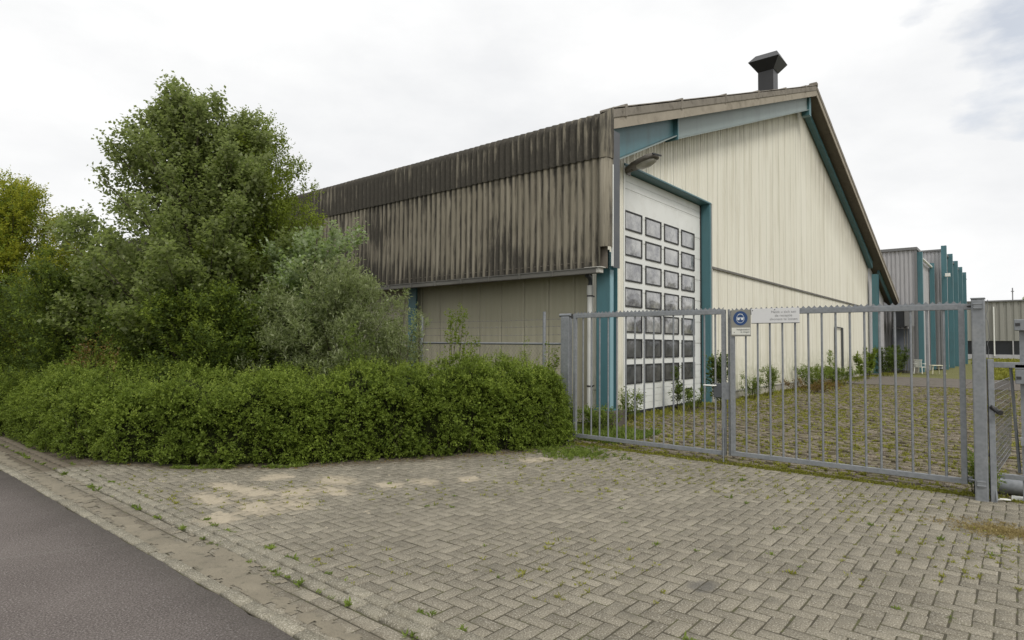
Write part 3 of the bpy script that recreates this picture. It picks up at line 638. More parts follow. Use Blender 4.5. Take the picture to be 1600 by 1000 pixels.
# roller door -------------------------------------------------------
DY = 7.27
door = MB(); zp = [.06, .475]; 
z = .06; k = 0; door.box(DX0+.03, DX1-.03, DY+.01, DY+.05, .05, 5.80)
zs = [.06, .60]+[1.13+.617*i for i in range(8)]
zs = [.06, .56, 1.10]+[1.10+.617*i for i in range(1, 8)]+[5.78]
for i in range(len(zs)-1):
    a, c_ = zs[i]+.004, zs[i+1]-.004; n_ = max(2, int(round((c_-a)/.16))) if i in (0, 1, 9) else 1
    for q in range(n_): door.box(DX0+.035, DX1-.035, DY-.006, DY+.012, a+(c_-a)*q/n_+.003, a+(c_-a)*(q+1)/n_-.003)
    if 2 <= i <= 8:
        for zz_ in (a+.03, c_-.04): door.box(DX0+.035, DX1-.035, DY-.009, DY-.006, zz_, zz_+.012)
dr = door.build('roller_door', 'white_paint', WH)
wins = []
for r in range(7):
    zt = 4.892-.617*r; zb = zt-.470
    for c_ in range(4):
        xa = 12.92+1.06*c_; xb = xa+.878
        o = MB(); e = .034
        for (p, q, s_, t_) in ((xa, xb, zt-e, zt), (xa, xb, zb, zb+e), (xa, xa+e, zb+e, zt-e), (xb-e, xb, zb+e, zt-e)): o.box(p, q, DY-.028, DY-.008, s_, t_)
        fr = o.build('window', 'rubber', dr)
        wins.append(fr)
        # pane folded into the window mesh as a second material
        me = fr.data; k = MB(); 
        vs = []; nb = 8
        grid = [[(xa+e+(xb-xa-2*e)*i/nb, DY-.012-.010*sin(pi*i/nb)*sin(pi*j/nb)*(1+.5*sin(r*2.1+c_*1.7)), zb+e+(zt-zb-2*e)*j/nb) for i in range(nb+1)] for j in range(nb+1)]
        allv = [tuple(v.co) for v in me.vertices]; allf = [tuple(p.vertices) for p in me.polygons]; base_ = len(allv); nf = len(allf)
        for row in grid: allv += row
        for j in range(nb):
            for i in range(nb): allf.append((base_+j*(nb+1)+i, base_+j*(nb+1)+i+1, base_+(j+1)*(nb+1)+i+1, base_+(j+1)*(nb+1)+i))
        me2 = bpy.data.meshes.new('window'); me2.from_pydata(allv, [], allf); me2.materials.append(M['rubber']); me2.materials.append(M['pane'] if r < 5 else M['pane_low_refl'])
        me2.polygons.foreach_set('material_index', [0]*nf+[1]*(len(allf)-nf)); me2.polygons.foreach_set('use_smooth', [False]*nf+[True]*(len(allf)-nf)); fr.data = me2
mb = MB(); mb.box(DX0+.03, DX1-.03, DY-.02, DY+.03, .0, .055); mb.build('bottom_seal', 'rubber', dr)
mb = MB(); mb.box(16.35, 16.72, DY-.05, DY-.008, .40, .47); mb.box(16.45, 16.65, DY-.06, DY-.008, .22, .37); mb.build('door_handle', 'black_steel', dr)
# reveals
mb = MB(); mb.box(DX1, DX1+.012, WY-.01, DY+.05, 0, DZ); mb.box(DX1+.012, DX1+.10, WY-.016, WY-.002, 0, DZ+.0); mb.build('door_jamb', 'teal', WH)
mb = MB(); mb.box(DX1-.05, DX1-.002, DY-.03, DY+.02, 0, DZ-.02); mb.build('jamb_seal', 'rubber', WH)
mb = MB(); mb.box(DX0, DX1+.03, WY-.01, DY+.05, DZ, DZ+.012); mb.box(DX0, DX1+.10, WY-.03, WY+.0, DZ+.013, DZ+.05); mb.build('door_head', 'teal', WH)
mb = MB(); mb.box(DX1+.10, DX1+.15, WY-.035, WY-.003, 0, DZ+.03); mb.build('jamb_trim', 'gutter_end', WH)
mb = MB(); mb.box(DX0-.02, DX0+.03, WY-.012, DY, 0, DZ-.01); mb.build('door_jamb', 'white_paint', WH)
# chimney (square, black, flared cowl)
cx, cy, h = 26.93, 8.18, .315
def frus(mb, z0, h0, z1, h1, kx=1): mb.add([(cx+sx*h0, cy+sy*h0, z0) for sx, sy in ((-1, -1), (1, -1), (1, 1), (-1, 1))]+[(cx+sx*h1, cy+sy*h1*kx, z1) for sx, sy in ((-1, -1), (1, -1), (1, 1), (-1, 1))], [(0, 1, 5, 4), (1, 2, 6, 5), (2, 3, 7, 6), (3, 0, 4, 7), (4, 5, 6, 7), (3, 2, 1, 0)])
mb = MB(); frus(mb, 12.0, h, 13.5, h); ch = mb.build('chimney', 'black_steel', WH)
mb = MB(); frus(mb, 13.38, h+.02, 13.78, .63); frus(mb, 13.781, .63, 14.16, .22, 2.0); mb.build('cowl', 'black_steel', ch)
mb = MB(); frus(mb, 12.38, h+.05, 12.44, h+.05); frus(mb, 12.2, h+.10, 12.38, h+.04); mb.build('flashing', 'dark_trim', ch)

# lamp on the gable above the door
LM = thing('wall_floodlight', 'grimy grey street-lamp style floodlight on the gable above the roller door', 'lamp', (12.6, WY, 5.55))
p0, p1 = Vector((12.55, 6.98, 5.70)), Vector((12.33, 6.12, 5.84)); ax = (p1-p0).normalized(); sd = ax.cross(Vector((0, 0, 1))).normalized(); upv = sd.cross(ax)
mb = MB(); rings = ((0, .09, .08), (.10, .11, .10), (.22, .14, .12), (.42, .17, .12), (.68, .18, .12), (.84, .14, .09), (.90, .06, .04)); vs = []; n = 14
for (t, a, c_) in rings:
    for j in range(n): an = 2*pi*j/n; vs.append(p0+ax*t+sd*a*cos(an)+upv*(max(sin(an), -.35)*c_))
mb.add(vs, [(i*n+j, i*n+(j+1) % n, (i+1)*n+(j+1) % n, (i+1)*n+j) for i in range(len(rings)-1) for j in range(n)]+[tuple(range(n)), tuple(range(6*n, 7*n))], 0, True); mb.build('housing', 'lamp_body', LM)
mb = MB(); vs = []; rg = ((.30, .03, .02), (.38, .13, .07), (.60, .15, .10), (.78, .12, .07), (.84, .03, .02))
for (t, a, c_) in rg:
    for j in range(9): an = pi+pi*j/8; vs.append(p0+ax*t+sd*a*cos(an)+upv*(-.05+sin(an)*c_))
mb.add(vs, [(i*9+j, i*9+j+1, (i+1)*9+j+1, (i+1)*9+j) for i in range(4) for j in range(8)], 0, True); mb.build('glass_bowl', 'lamp_glass', LM)
mb = MB(); mb.bar(p0+ax*.90-sd*.14+upv*.02, p0+ax*.90+sd*.14+upv*.02, .03); mb.build('clip', 'black_steel', LM)
mb = MB(); mb.tube([p0-ax*.02, p0+ax*.14], [.06, .07], 8); mb.box(12.50, 12.66, WY-.05, WY-.024, 5.60, 5.78); mb.build('bracket', 'lamp_body', LM)

# ================================================================== BACKGROUND BUILDINGS
B1 = thing('industrial_hall', 'tall grey ribbed hall right behind the warehouse eave, white sloping gutter on its side', 'hall', (48.6, 5.36, 0))
def ribs(mb, axis, a0, a1, fixed, z0, z1, pitch=.3, d=.05, mi=0):
    n_ = int((a1-a0)/pitch); sgn = -1
    pr = []
    for k in range(n_):
        s0 = a0+k*pitch; pr += [(s0, 0), (s0+pitch*.45, 0), (s0+pitch*.55, d), (s0+pitch*.9, d)]
    pr.append((a1, 0)); vs = []
    for z_ in (z0, z1):
        for (s_, q) in pr: vs.append((s_, fixed+q, z_) if axis == 'x' else (fixed+q, s_, z_))
    m_ = len(pr); mb.add(vs, [(i, i+1, m_+i+1, m_+i) for i in range(m_-1)], mi)
mb = MB(); ribs(mb, 'y', 5.36, 40, 48.6, .35, 8.2, .25, .05); ribs(mb, 'x', 48.6, 50.5, 5.36, .35, 8.2, .3, .04); mb.box(48.75, 50.5, 5.5, 40, 0, 8.18); mb.build('wall', 'grey_clad', B1)
mb = MB(); ribs(mb, 'x', 50.5, 57.5, 5.40, .35, 7.75, .3, .04); mb.box(50.5, 57.5, 5.5, 40, 0, 7.75); mb.build('side_wall', 'grey_clad', B1)
mb = MB(); mb.box(48.5, 50.6, 5.26, 40, 8.18, 8.36); mb.box(48.54, 48.60, 5.30, 5.42, .3, 8.18); mb.build('roof_trim', 'grey_trim', B1)
mb = MB(); mb.box(48.55, 57.5, 5.32, 5.5, -.05, .35); mb.box(48.55, 48.8, 5.3, 40, -.05, .35); mb.build('plinth', 'concrete', B1)
mb = MB(); mb.tube([(50.6, 5.22, 7.8), (57.4, 5.22, 7.8)], .09, 8); mb.build('gutter', 'plastic_white', B1)
for x in (49.2, 56.3):
    mb = MB(); mb.box(x, x+.35, 5.05, 5.34, 0, 8.1); mb.build('column', 'teal', B1)
B2 = thing('industrial_hall', 'farther grey hall with a row of tall teal columns standing above its roof edge', 'hall', (57.6, 4.6, 0))
mb = MB(); ribs(mb, 'y', 4.66, 34, 57.6, .3, 9.2, .25, .05); ribs(mb, 'x', 57.6, 84, 4.66, .3, 9.2, .35, .05); mb.box(57.75, 84, 4.8, 34, 0, 9.15); mb.build('wall', 'grey_clad', B2)
mb = MB(); mb.box(57.5, 84, 4.56, 34, 9.15, 9.28); mb.build('roof_trim', 'grey_trim', B2)
for i in range(5):
    x = 56.9+i*5.35; mb = MB(); mb.box(x, x+.34, 4.30, 4.64, 0, 9.45); mb.build('column', 'teal', B2)
mb = MB(); mb.tube([(56.85, 4.40, 7.1), (56.4, 4.2, 7.15)], .05, 6); mb.box(56.1, 56.5, 4.05, 4.35, 7.0, 7.25); mb.build('camera_bracket', 'plastic_white', B2)
B3 = thing('factory', 'long low beige ribbed factory across the far meadow with a dark window band', 'factory', (112, 0, 0))
mb = MB(); ribs(mb, 'y', -70, 60, 112, 2.7, 8.3, .8, .12); mb.build('wall', 'far_clad', B3)
mb = MB(); mb.box(112.3, 150, -70, 60, 0, 8.2); mb.build('core', 'dark_void', B3)
mb = MB(); mb.box(111.8, 150, -70, 60, 8.3, 8.5); mb.build('roof_trim', 'grey_trim', B3)
mb = MB(); mb.add([(115, -70, 8.5), (130, -70, 9.4), (130, 60, 9.4), (115, 60, 8.5)], [(0, 1, 2, 3)]); mb.build('roof', 'sign_white', B3)
mb = MB(); y = -60
while y < 50: mb.box(112.0, 112.2, y, y+.14, .7, 2.7); y += 2.1
mb.box(111.95, 112.25, -70, 60, .55, .75); mb.box(111.9, 112.3, -70, 60, 0, .55); mb.build('window_frame', 'grey_clad', B3)
mb = MB(); mb.tube([(111.8, 3.05, .5), (111.8, 3.05, 7.6)], .1, 6); mb.build('downpipe', 'plastic_white', B3)
ml = MB(); ml.tube([(125, 1.0, 8.5), (125, 1.0, 11.2)], .09, 6); ml.box(124.8, 125.2, .8, 1.2, 10.6, 10.7); ml.build('roof_mast', 'grey_trim', B3)
# extraction box and blue door in the passage behind the warehouse
XB = thing('extraction_unit', 'dark box-shaped extraction unit on posts under the far eave of the warehouse', 'ventilation unit', (47.2, 6.0, 0))
mb = MB(); mb.box(46.95, 48.3, 5.85, 6.5, 2.98, 4.02); mb.build('casing', 'dark_void', XB)
mb = MB(); mb.box(46.9, 48.2, 5.45, 5.84, 3.05, 4.3); mb.build('duct', 'grey_trim', XB)
mb = MB()
for y in (5.95, 5.8, 5.65, 5.5): mb.tube([(47.6, y, 0), (47.6, y, 3.0)], .035, 6)
mb.build('pipe', 'gutter_metal', XB)
mb = MB(); mb.box(48.40, 48.48, 5.72, 6.75, .1, 2.9); mb.box(48.34, 48.39, 5.9, 6.6, .12, 2.2); o = mb.build('passage_door', 'door_blue'); tag(o, 'blue-grey steel door in the narrow passage below the extraction unit', 'door')
# white plastic garden furniture by the hall
def chair(name, label, loc, r, mat):
    t = thing(name, label, 'chair', loc, r, None)
    mb = MB(); mb.box(-.24, .24, -.24, .24, .40, .44); mb.build('seat', mat, t, True)
    mb = MB()
    for k in range(6): mb.box(-.21+k*.076, -.17+k*.076, .22, .25, .44, .86)
    mb.box(-.24, .24, .215, .255, .84, .90); mb.build('backrest', mat, t, True)
    for sx in (-1, 1):
        for sy in (-1, 1): mb = MB(); mb.bar((sx*.22, sy*.22, .40), (sx*.25, sy*.26, 0), .04); mb.build('leg', mat, t, True)
    for sx in (-1, 1): mb = MB(); mb.box(sx*.27-.025, sx*.27+.025, -.22, .24, .62, .65); mb.box(sx*.27-.02, sx*.27+.02, -.22, -.18, .40, .62); mb.build('armrest', mat, t, True)
    return t
chair('garden_chair', 'white plastic garden chair with slatted back by the grey hall corner', (46.6, 5.0, 0), 1.2, 'plastic_white')
t = thing('garden_table', 'low cream plastic garden table beside the white chair in the grass', 'table', (46.8, 4.2, 0), .5)
mb = MB(); mb.box(-.45, .45, -.40, .40, .52, .56); mb.build('tabletop', 'cream_plastic', t, True, bevel=.02)
for sx in (-1, 1):
    for sy in (-1, 1): mb = MB(); mb.bar((sx*.34, sy*.3, .52), (sx*.42, sy*.37, 0), .05); mb.build('leg', 'cream_plastic', t, True)

# ================================================================== GATE
def gate_leaf(label, xg, ya, yb, z0, z1, nb, first, hand):
    t = thing('gate_leaf', label, 'gate', (xg, ya, 0), 0, 'leaves of the double gate')
    W_ = .05
    mb = MB(); mb.box(xg-W_/2, xg+W_/2, yb-(.07 if hand else 0), ya, z1-.065, z1); mb.box(xg-W_/2, xg+W_/2, yb, ya, z0, z0+.06)
    mb.box(xg-W_/2-.002, xg+W_/2+.002, ya-.055, ya, z0-.002, z1+.002); mb.box(xg-W_/2-.002, xg+W_/2+.002, yb, yb+.055, z0-.002, z1+.002)
    f_ = mb.build('frame', 'galv', t, bevel=.004)
    for k in range(nb):
        y = first-.1600*k
        mb = MB(); mb.tube([(xg, y, z0+.06), (xg, y, z1-.065)], .0135, 8, cap=False); mb.build('bar', 'galv', t)
    mb = MB(); y = ya-.02; p = .0665; vs = []; pts = []
    while y-p > yb: 
        for k in range(7): a = pi*k/6; pts.append((y-p*k/6, z1+.038-.030*sin(a)))
        y -= p
    vs = [(xg-.004, a, b_) for a, b_ in pts]+[(xg-.004, a, z1-.001) for a, b_ in pts]; n_ = len(pts)
    mb.add(vs, [(i, i+1, n_+i+1, n_+i) for i in range(n_-1)]); vs = [(xg+.002, a, b_) for _, a, b_ in vs]; mb.add(vs, [(n_+i, n_+i+1, i+1, i) for i in range(n_-1)])
    mb.build('spike_strip', 'galv', t)
    return t
GL = gate_leaf('galvanised barred gate leaf beside the hedge, farther from the thick post', 8.62, 5.80, 3.225, .115, 2.165, 15, 5.615, 0)
GR = gate_leaf('galvanised barred gate leaf carrying the two signs, hung on the thick post', 8.57, 3.135, .495, .135, 2.145, 15, 2.927, 1)
mb = MB(); mb.box(8.60, 8.66, 3.28, 3.40, .92, 1.12); mb.build('lock_box', 'dark_trim', GL, bevel=.006)
mb = MB(); mb.tube([(8.60, 3.36, 1.09), (8.545, 3.36, 1.09), (8.545, 3.52, 1.09)], .010, 8); mb.build('lever_handle', 'plastic_white', GL)
mb = MB(); mb.box(8.585, 8.61, 3.165, 3.235, .9, 1.14); mb.build('lock_keep', 'galv', GL)
mb = MB(); mb.tube([(8.575, 3.25, .03), (8.575, 3.25, .5)], .011, 8); mb.build('drop_bolt', 'galv', GL)
mb = MB(); mb.tube([(8.62, 3.178, .115), (8.62, 3.178, 2.17)], .015, 8); mb.build('slam_strip', 'galv', GL)
for (x, y, s_) in ((8.60, .47, 1),):
    for z in (.19, 2.115):
        mb = MB(); mb.tube([(8.57, .50, z), (8.53, .40, z)], .013, 8); mb.tube([(8.575, .47, z-.03), (8.575, .47, z+.03)], .022, 8); mb.build('hinge', 'galv' if z < 1 else 'black_steel', GR)
mb = MB(); mb.tube([(8.62, 5.79, 2.13), (8.66, 5.90, 2.13)], .016, 8); mb.tube([(8.61, 5.82, 2.09), (8.61, 5.82, 2.17)], .024, 8); mb.build('hinge', 'cast_dark', GL)
# posts
PR = thing('gate_post', 'thick galvanised square gate post at the right end of the gate', 'post', (8.45, .36, 0), 0, 'gate posts')
mb = MB(); mb.box(8.40, 8.52, .305, .425, -.1, 2.185); mb.build('shaft', 'galv', PR, bevel=.012)
mb = MB(); mb.box(8.395, 8.525, .30, .43, 2.186, 2.20); mb.build('cap', 'galv', PR, bevel=.004)
for z in (.185, 2.11): mb = MB(); mb.tube([(8.39, .325, z-.022), (8.39, .405, z-.022)], .009, 6); mb.tube([(8.39, .325, z+.022), (8.39, .405, z+.022)], .009, 6); mb.box(8.385, 8.401, .33, .40, z-.035, z+.035); mb.build('hinge_bracket', 'galv', PR)
PL = thing('gate_post', 'galvanised gate post half hidden by the hedge at the left end of the gate', 'post', (8.7, 6.0, 0), 0, 'gate posts')
mb = MB(); mb.box(8.64, 8.76, 5.92, 6.09, -.1, 2.13); mb.build('shaft', 'galv', PL, bevel=.012)
mb = MB(); mb.tube([(8.70, 6.14, 2.155), (8.68, 5.90, 2.155)], .032, 10); mb.build('hinge_bolt', 'galv', PL)
# crooked barbed wire hanging at the right post
pts = []; 
for k in range(36): z = 2.18-k*.0605; pts.append((8.50+.01*sin(k), .285+(.012 if k % 5 == 3 else -.004)+.006*sin(k*.7), z))
mb = MB(); mb.tube(pts, .0035, 5); o = mb.build('loose_wire', 'wire'); tag(o, 'crooked loose wire hanging down the back of the thick gate post', 'wire')
# left fence
FE = thing('chain_link_fence', 'chain-link fence with barbed wire and top rail between hedge and warehouse wall', 'fence', (8.75, 6.5, 0))
for y in (6.52, 9.73, 12.94, 16.15, 19.36, 22.6): mb = MB(); mb.tube([(8.75, y, 0), (8.75, y, 2.235)], .030, 10); mb.build('post', 'galv', FE)
mb = MB(); mb.tube([(8.75, 6.1, 1.665), (8.75, 22.6, 1.665)], .021, 8); mb.build('top_rail', 'galv', FE)
mb = MB()
for z in (1.825, 1.972, 2.098):
    mb.tube([(8.75, 6.09+ (22.6-6.09)*k/12, z-.015*sin(pi*k/12*5)**2) for k in range(13)], .0028, 4)
    y = 6.2
    while y < 15: mb.tube([(8.735, y, z-.012), (8.765, y+.01, z+.012)], .002, 4); mb.tube([(8.765, y, z-.012), (8.735, y+.01, z+.012)], .002, 4); y += .12
mb.build('barbed_wire', 'wire', FE)
mb = MB(); y = 5.0
while y < 16:
    for s_ in (1, -1):
        a, b_ = (y, y+1.6*s_*.9); z0_, z1_ = .05, 1.65
        ya_, yb_ = a, a+s_*1.45
        # clip to the bay start
        f0 = 0; f1 = 1
        if s_ == 1 and ya_ < 6.1: f0 = (6.1-ya_)/1.45
        if s_ == -1 and yb_ < 6.1: f1 = (ya_-6.1)/1.45
        if f0 < 1 and f1 > 0 and ya_ > 4.6: mb.tube([(8.75, ya_+(yb_-ya_)*f0, z0_+1.6*f0), (8.75, ya_+(yb_-ya_)*f1, z0_+1.6*f1)], .0016, 3, cap=False)
    y += .075
mb.build('mesh', 'wire', FE)
# signs ---------------------------------------------------------------
def text(body, size, loc, parent, mat, name='lettering', align='RIGHT', ext=.0006):
    cu = bpy.data.curves.new(name, 'FONT'); cu.body = body; cu.size = size; cu.align_x = align; cu.extrude = ext; cu.space_line = 1.0
    o = bpy.data.objects.new('tmp', cu); C.objects.link(o); dg = bpy.context.evaluated_depsgraph_get(); me = bpy.data.meshes.new_from_object(o.evaluated_get(dg)); bpy.data.objects.remove(o)
    R4 = Matrix(((0, 0, -1, loc[0]), (-1, 0, 0, loc[1]), (0, 1, 0, loc[2]), (0, 0, 0, 1)))   # faces -x, reads towards -y
    me.transform(R4); return link(name, me, mat, parent)
S1 = thing('safety_sign', 'grey square sign with round blue safety glasses symbol above a small white label', 'sign', (8.53, 3.0, 1.9))
mb = MB(); mb.box(8.530, 8.536, 2.845, 3.115, 1.785, 2.150); mb.build('panel', 'plate_grey', S1, bevel=.003)
cY, cZ = 2.985, 2.035
def disc(mb, cy_, cz_, r, x, n=40, ry=None): mb.prism([(x, cy_-r*cos(2*pi*k/n), cz_+(ry or r)*sin(2*pi*k/n)) for k in range(n)], (-.0012, 0, 0))
def ring(mb, cy_, cz_, ra, rb, x, a0, a1, n=24, sy=1.):
    for k in range(n):
        a = a0+(a1-a0)*k/n; b_ = a0+(a1-a0)*(k+1)/n
        mb.prism([(x, cy_-ra*sy*cos(a), cz_+ra*sin(a)), (x, cy_-ra*sy*cos(b_), cz_+ra*sin(b_)), (x, cy_-rb*sy*cos(b_), cz_+rb*sin(b_)), (x, cy_-rb*sy*cos(a), cz_+rb*sin(a))], (-.0012, 0, 0))
mb = MB(); disc(mb, cY, cZ, .098, 8.5295); mb.build('blue_disc', 'sign_blue', S1)
mb = MB(); ring(mb, cY, cZ-.005, .056, .061, 8.5282, 0, 2*pi, sy=.9)
mb.prism([(8.5282, cY-.056*cos(a), cZ+.012+.052*sin(a)) for a in (2.2, 1.9, 1.57, 1.2, .9)]+[(8.5282, cY-.03, cZ+.045), (8.5282, cY+.0, cZ+.050), (8.5282, cY+.03, cZ+.043)], (-.0012, 0, 0))
for s_ in (-1, 1): mb.prism([(8.5282, cY+s_*.006, cZ+.008), (8.5282, cY+s_*.044, cZ+.008), (8.5282, cY+s_*.042, cZ-.014), (8.5282, cY+s_*.034, cZ-.026), (8.5282, cY+s_*.014, cZ-.024), (8.5282, cY+s_*.007, cZ-.008)], (-.0012, 0, 0))
mb.box(8.527, 8.5282, cY-.052, cY+.052, cZ+.005, cZ+.012); mb.build('symbol', 'symbol_white', S1)
mb = MB(); mb.box(8.5265, 8.5295, 2.85, 3.105, 1.808, 1.905); mb.build('label_plate', 'sign_label', S1)
text('Veiligheidsbril\nte dragen', .032, (8.5258, 2.86, 1.868), S1, 'ink', align='RIGHT'); mb = MB(); disc(mb, 3.07, 1.84, .006, 8.5262, 10); mb.build('screw', 'ink', S1)
S2 = thing('notice_sign', 'faded white rectangular notice sign screwed to the top rail of the gate', 'sign', (8.53, 2.5, 2.0))
mb = MB(); mb.box(8.531, 8.539, 2.222, 2.838, 1.965, 2.160); mb.build('panel', 'sign_white', S2, bevel=.002)
mb = MB(); mb.box(8.529, 8.541, 2.222, 2.838, 1.958, 1.9645); mb.build('bottom_edge', 'cast_dark', S2)
text('Meldt u zich aan\nde receptie\nalvorens te lossen', .048, (8.5302, 2.42, 2.095), S2, 'ink_faded', align='CENTER')
mb = MB(); disc(mb, 2.82, 2.135, .007, 8.5306, 10); disc(mb, 2.53, 2.14, .007, 8.5306, 10); mb.build('screw', 'ink', S2)

# ================================================================== RIGHT-HAND SIDE GATE AND BITS
SG = thing('side_gate', 'low galvanised frame gate beyond the thick post with a bent brace and mesh', 'gate', (8.5, .25, 0))
mb = MB(); mb.bar((8.46, .265, -.02), (8.50, .272, 1.53), .055, .06); mb.build('post', 'galv', SG, bevel=.004)
mb = MB(); mb.box(8.50, 8.56, -1.6, .245, 1.44, 1.50); mb.build('rail', 'galv', SG, bevel=.004); mb = MB(); mb.box(8.60, 8.66, -1.6, .22, .235, .285); mb.build('rail', 'galv', SG, bevel=.004)
mb = MB(); mb.bar((8.60, .10, 1.44), (8.70, .045, .30), .022, .022); mb.tube([(8.47, .29, 1.05), (8.55, .28, .6), (8.42, .235, .02)], .010, 6); mb.build('brace', 'galv', SG)
mb = MB(); mb.tube([(8.44, .275, 1.02), (8.46, .23, .98), (8.40, .19, .96)], [.02, .026, .030], 8); mb.build('grip', 'cast_dark', SG)
mb = MB()
for k in range(20):
    x = 9.9+k*.117; yy_ = .285-(x-9.9)*.055
    mb.tube([(x, yy_, .05), (x+.03, yy_-.02, .6), (x, yy_, 1.20)], .003, 3, cap=False)
for k in range(16): z = .06+k*.076; mb.tube([(9.9, .285, z), (11.0, .215, z+.01), (12.2, .16, z)], .004, 3, cap=False)
mb.build('mesh', 'wire', SG)
CB = thing('control_post', 'galvanised control post with two slotted boxes at the right edge', 'control post', (8.6, .02, 0))
mb = MB(); mb.box(8.62, 8.70, -.05, .022, -.05, 1.90); mb.build('shaft', 'galv', CB)
for (z0_, z1_) in ((1.84, 1.96), (1.27, 1.42)):
    mb = MB(); mb.box(8.50, 8.60, -.14, .062, z0_, z1_); bx = mb.build('box', 'galv', CB, bevel=.006)
    mb = MB(); mb.box(8.494, 8.501, .012, .052, z0_+.05, z0_+.08); mb.build('slot', 'cast_dark', bx)
mb = MB(); mb.box(8.50, 8.60, -.14, .062, 1.425, 1.475); mb.build('clamp', 'galv', CB); mb = MB(); mb.box(8.5, 8.6, -.14, .03, .62, .70); mb.build('clamp', 'galv', CB)
mb = MB(); mb.tube([(9.0, .235, .085), (9.0, -1.5, .085)], .085, 16); o = mb.build('steel_pipe', 'galv'); tag(o, 'thick grey pipe lying on the ground behind the thick gate post', 'pipe')
mb = MB(); mb.tube([(8.52, .24, .012), (8.50, .19, .03), (8.56, .13, .02), (8.62, .16, .012), (8.58, .22, .015)], .010, 6); mb.box(8.66, 8.80, .0, .12, .0, .03); o = mb.build('metal_scrap', 'plastic_white'); tag(o, 'small pale bent metal scrap on the ground beside the thick post', 'scrap')

# ================================================================== HEDGE
def pathinterp(pts, n):
    p = np.array(pts, float); d = np.r_[0, np.cumsum(np.linalg.norm(np.diff(p, axis=0), axis=1))]; s = np.linspace(0, d[-1], n)
    q = np.stack([np.interp(s, d, p[:, 0]), np.interp(s, d, p[:, 1])], 1)
    for _ in range(30): q[1:-1] = (q[:-2]+2*q[1:-1]+q[2:])/4
    return q, d[-1]
HP, HL = pathinterp(HF, 400)
T_ = norm(np.gradient(HP, axis=0)); Nn = np.stack([-T_[:, 1], T_[:, 0]], 1)            # outward = toward the drive
if (Nn[0]@np.array([0, -1])) < 0: Nn = -Nn
def hedge_pt(s, th, bulge):
    """s in 0..1 along, th 0..pi across (0 = ground in front)"""
    i = s*399; x = np.interp(i, np.arange(400), HP[:, 0]); y = np.interp(i, np.arange(400), HP[:, 1]); nx_ = np.interp(i, np.arange(400), Nn[:, 0]); ny_ = np.interp(i, np.arange(400), Nn[:, 1])
    L_ = s*HL; endr = np.clip(L_/.35, 0, 1)**.5
    a = .95*(.72+.28*endr)
    P3 = np.stack([x, y, x*0], 1); h_ = 1.20+.10*vnoise(P3, .6, 11)+.13*np.exp(-((L_-1.6)/1.5)**2)+.0*L_-.12*np.exp(-((L_-4.0)/.6)**2)+.07*vnoise(P3, 1.9, 12); h_ = h_*(.75+.25*endr)
    cx_, sx_ = np.cos(th), np.sin(th); e1, e2 = .55, .62
    off = np.sign(cx_)*np.abs(cx_)**e1*a; z = np.abs(sx_)**e2*h_
    q = np.stack([x+nx_*(off-.95), y+ny_*(off-.95), z], 1)
    nrm = np.stack([nx_*cx_, ny_*cx_, sx_*.9+.05], 1); nrm = norm(nrm)
    lump = vnoise(q, 2.0, 21)*.10+np.abs(vnoise(q, 4.6, 22))*.16+np.abs(vnoise(q, 9., 23))*.07-.06
    return q+nrm*(lump+bulge)[:, None], nrm
HG = thing('hedge', 'clipped bushy green hedge curving from the roadside to the gate', 'hedge', (float(HP[150, 0]), float(HP[150, 1]), 0))
def clumps(nc, per, b0, b1, R0, R1, smin=0):
    s_ = rng.uniform(smin, 1, nc)**1.3; th_ = np.where(rng.random(nc) < .55, np.arcsin(rng.uniform(.02, .97, nc)**(1/.62)), rng.uniform(.5, 2.5, nc))
    P_, N2 = hedge_pt(s_, th_, rng.uniform(b0, b1, nc)); R_c = rng.uniform(R0, R1, nc); cl_ = np.clip(rng.normal(.5, .2, nc), 0, 1)
    Pp = np.repeat(P_, per, 0); Nq = np.repeat(N2, per, 0); Rr = np.repeat(R_c, per); d_ = norm(rng.normal(size=Pp.shape)+Nq*.9+np.array([0, 0, .25]))
    q_ = rng.uniform(.25, 1, len(Pp)); Pp = Pp+d_*(Rr*q_)[:, None]; Pp[:, 2] = np.maximum(Pp[:, 2], rng.uniform(.01, .08, len(Pp)))
    return Pp, d_, np.clip(np.repeat(cl_, per)+rng.normal(0, .12, len(Pp)), 0, 1)
P, D, cl = clumps(3000, 15, -.15, -.04, .06, .14)
V, F, t_ = sprays(P, D, rng.uniform(.05, .11, len(P)), 8, .037, .62, .8, cl)
bulk('foliage', V, F, 'hedge_leaf', HG, attrs={'tint': ('FACE', t_)})
mb = MB()                                              # woody stems showing at the foot and stray twigs
for k in range(150):
    q_, n_ = hedge_pt(np.array([rng.uniform(.0, .8)**1.3]), np.array([.25]), np.array([-.16])); b0_ = Vector(q_[0]); b0_.z = 0; t0_ = b0_+Vector((rng.normal(0, .12), rng.normal(0, .12), rng.uniform(.25, .6))); mb.tube([b0_, (b0_+t0_)/2+Vector((.02, .02, 0)), t0_], [.009, .007, .004], 5, cap=False)
for k in range(46):
    q_, n_ = hedge_pt(np.array([rng.uniform(.0, .9)**1.3]), np.array([rng.uniform(.3, 2.)]), np.array([-.05])); b0_ = Vector(q_[0]); d_ = Vector(n_[0])*.6+Vector((rng.normal(0, .3), rng.normal(0, .3), .7)); mb.tube([b0_, b0_+d_*.22], [.003, .0015], 4, cap=False)
st_ = mb.build('stems', 'twig', HG); st_['kind'] = 'stuff'
n = 15000; s = rng.uniform(0, 1, n)**1.3; th = np.where(rng.random(n) < .75, np.arcsin(rng.uniform(.0, .97, n)**(1/.62)), rng.uniform(.5, 2.6, n)); P, N_ = hedge_pt(s, th, rng.uniform(-.25, -.16, n)); P[:, 2] = np.maximum(P[:, 2], .02)
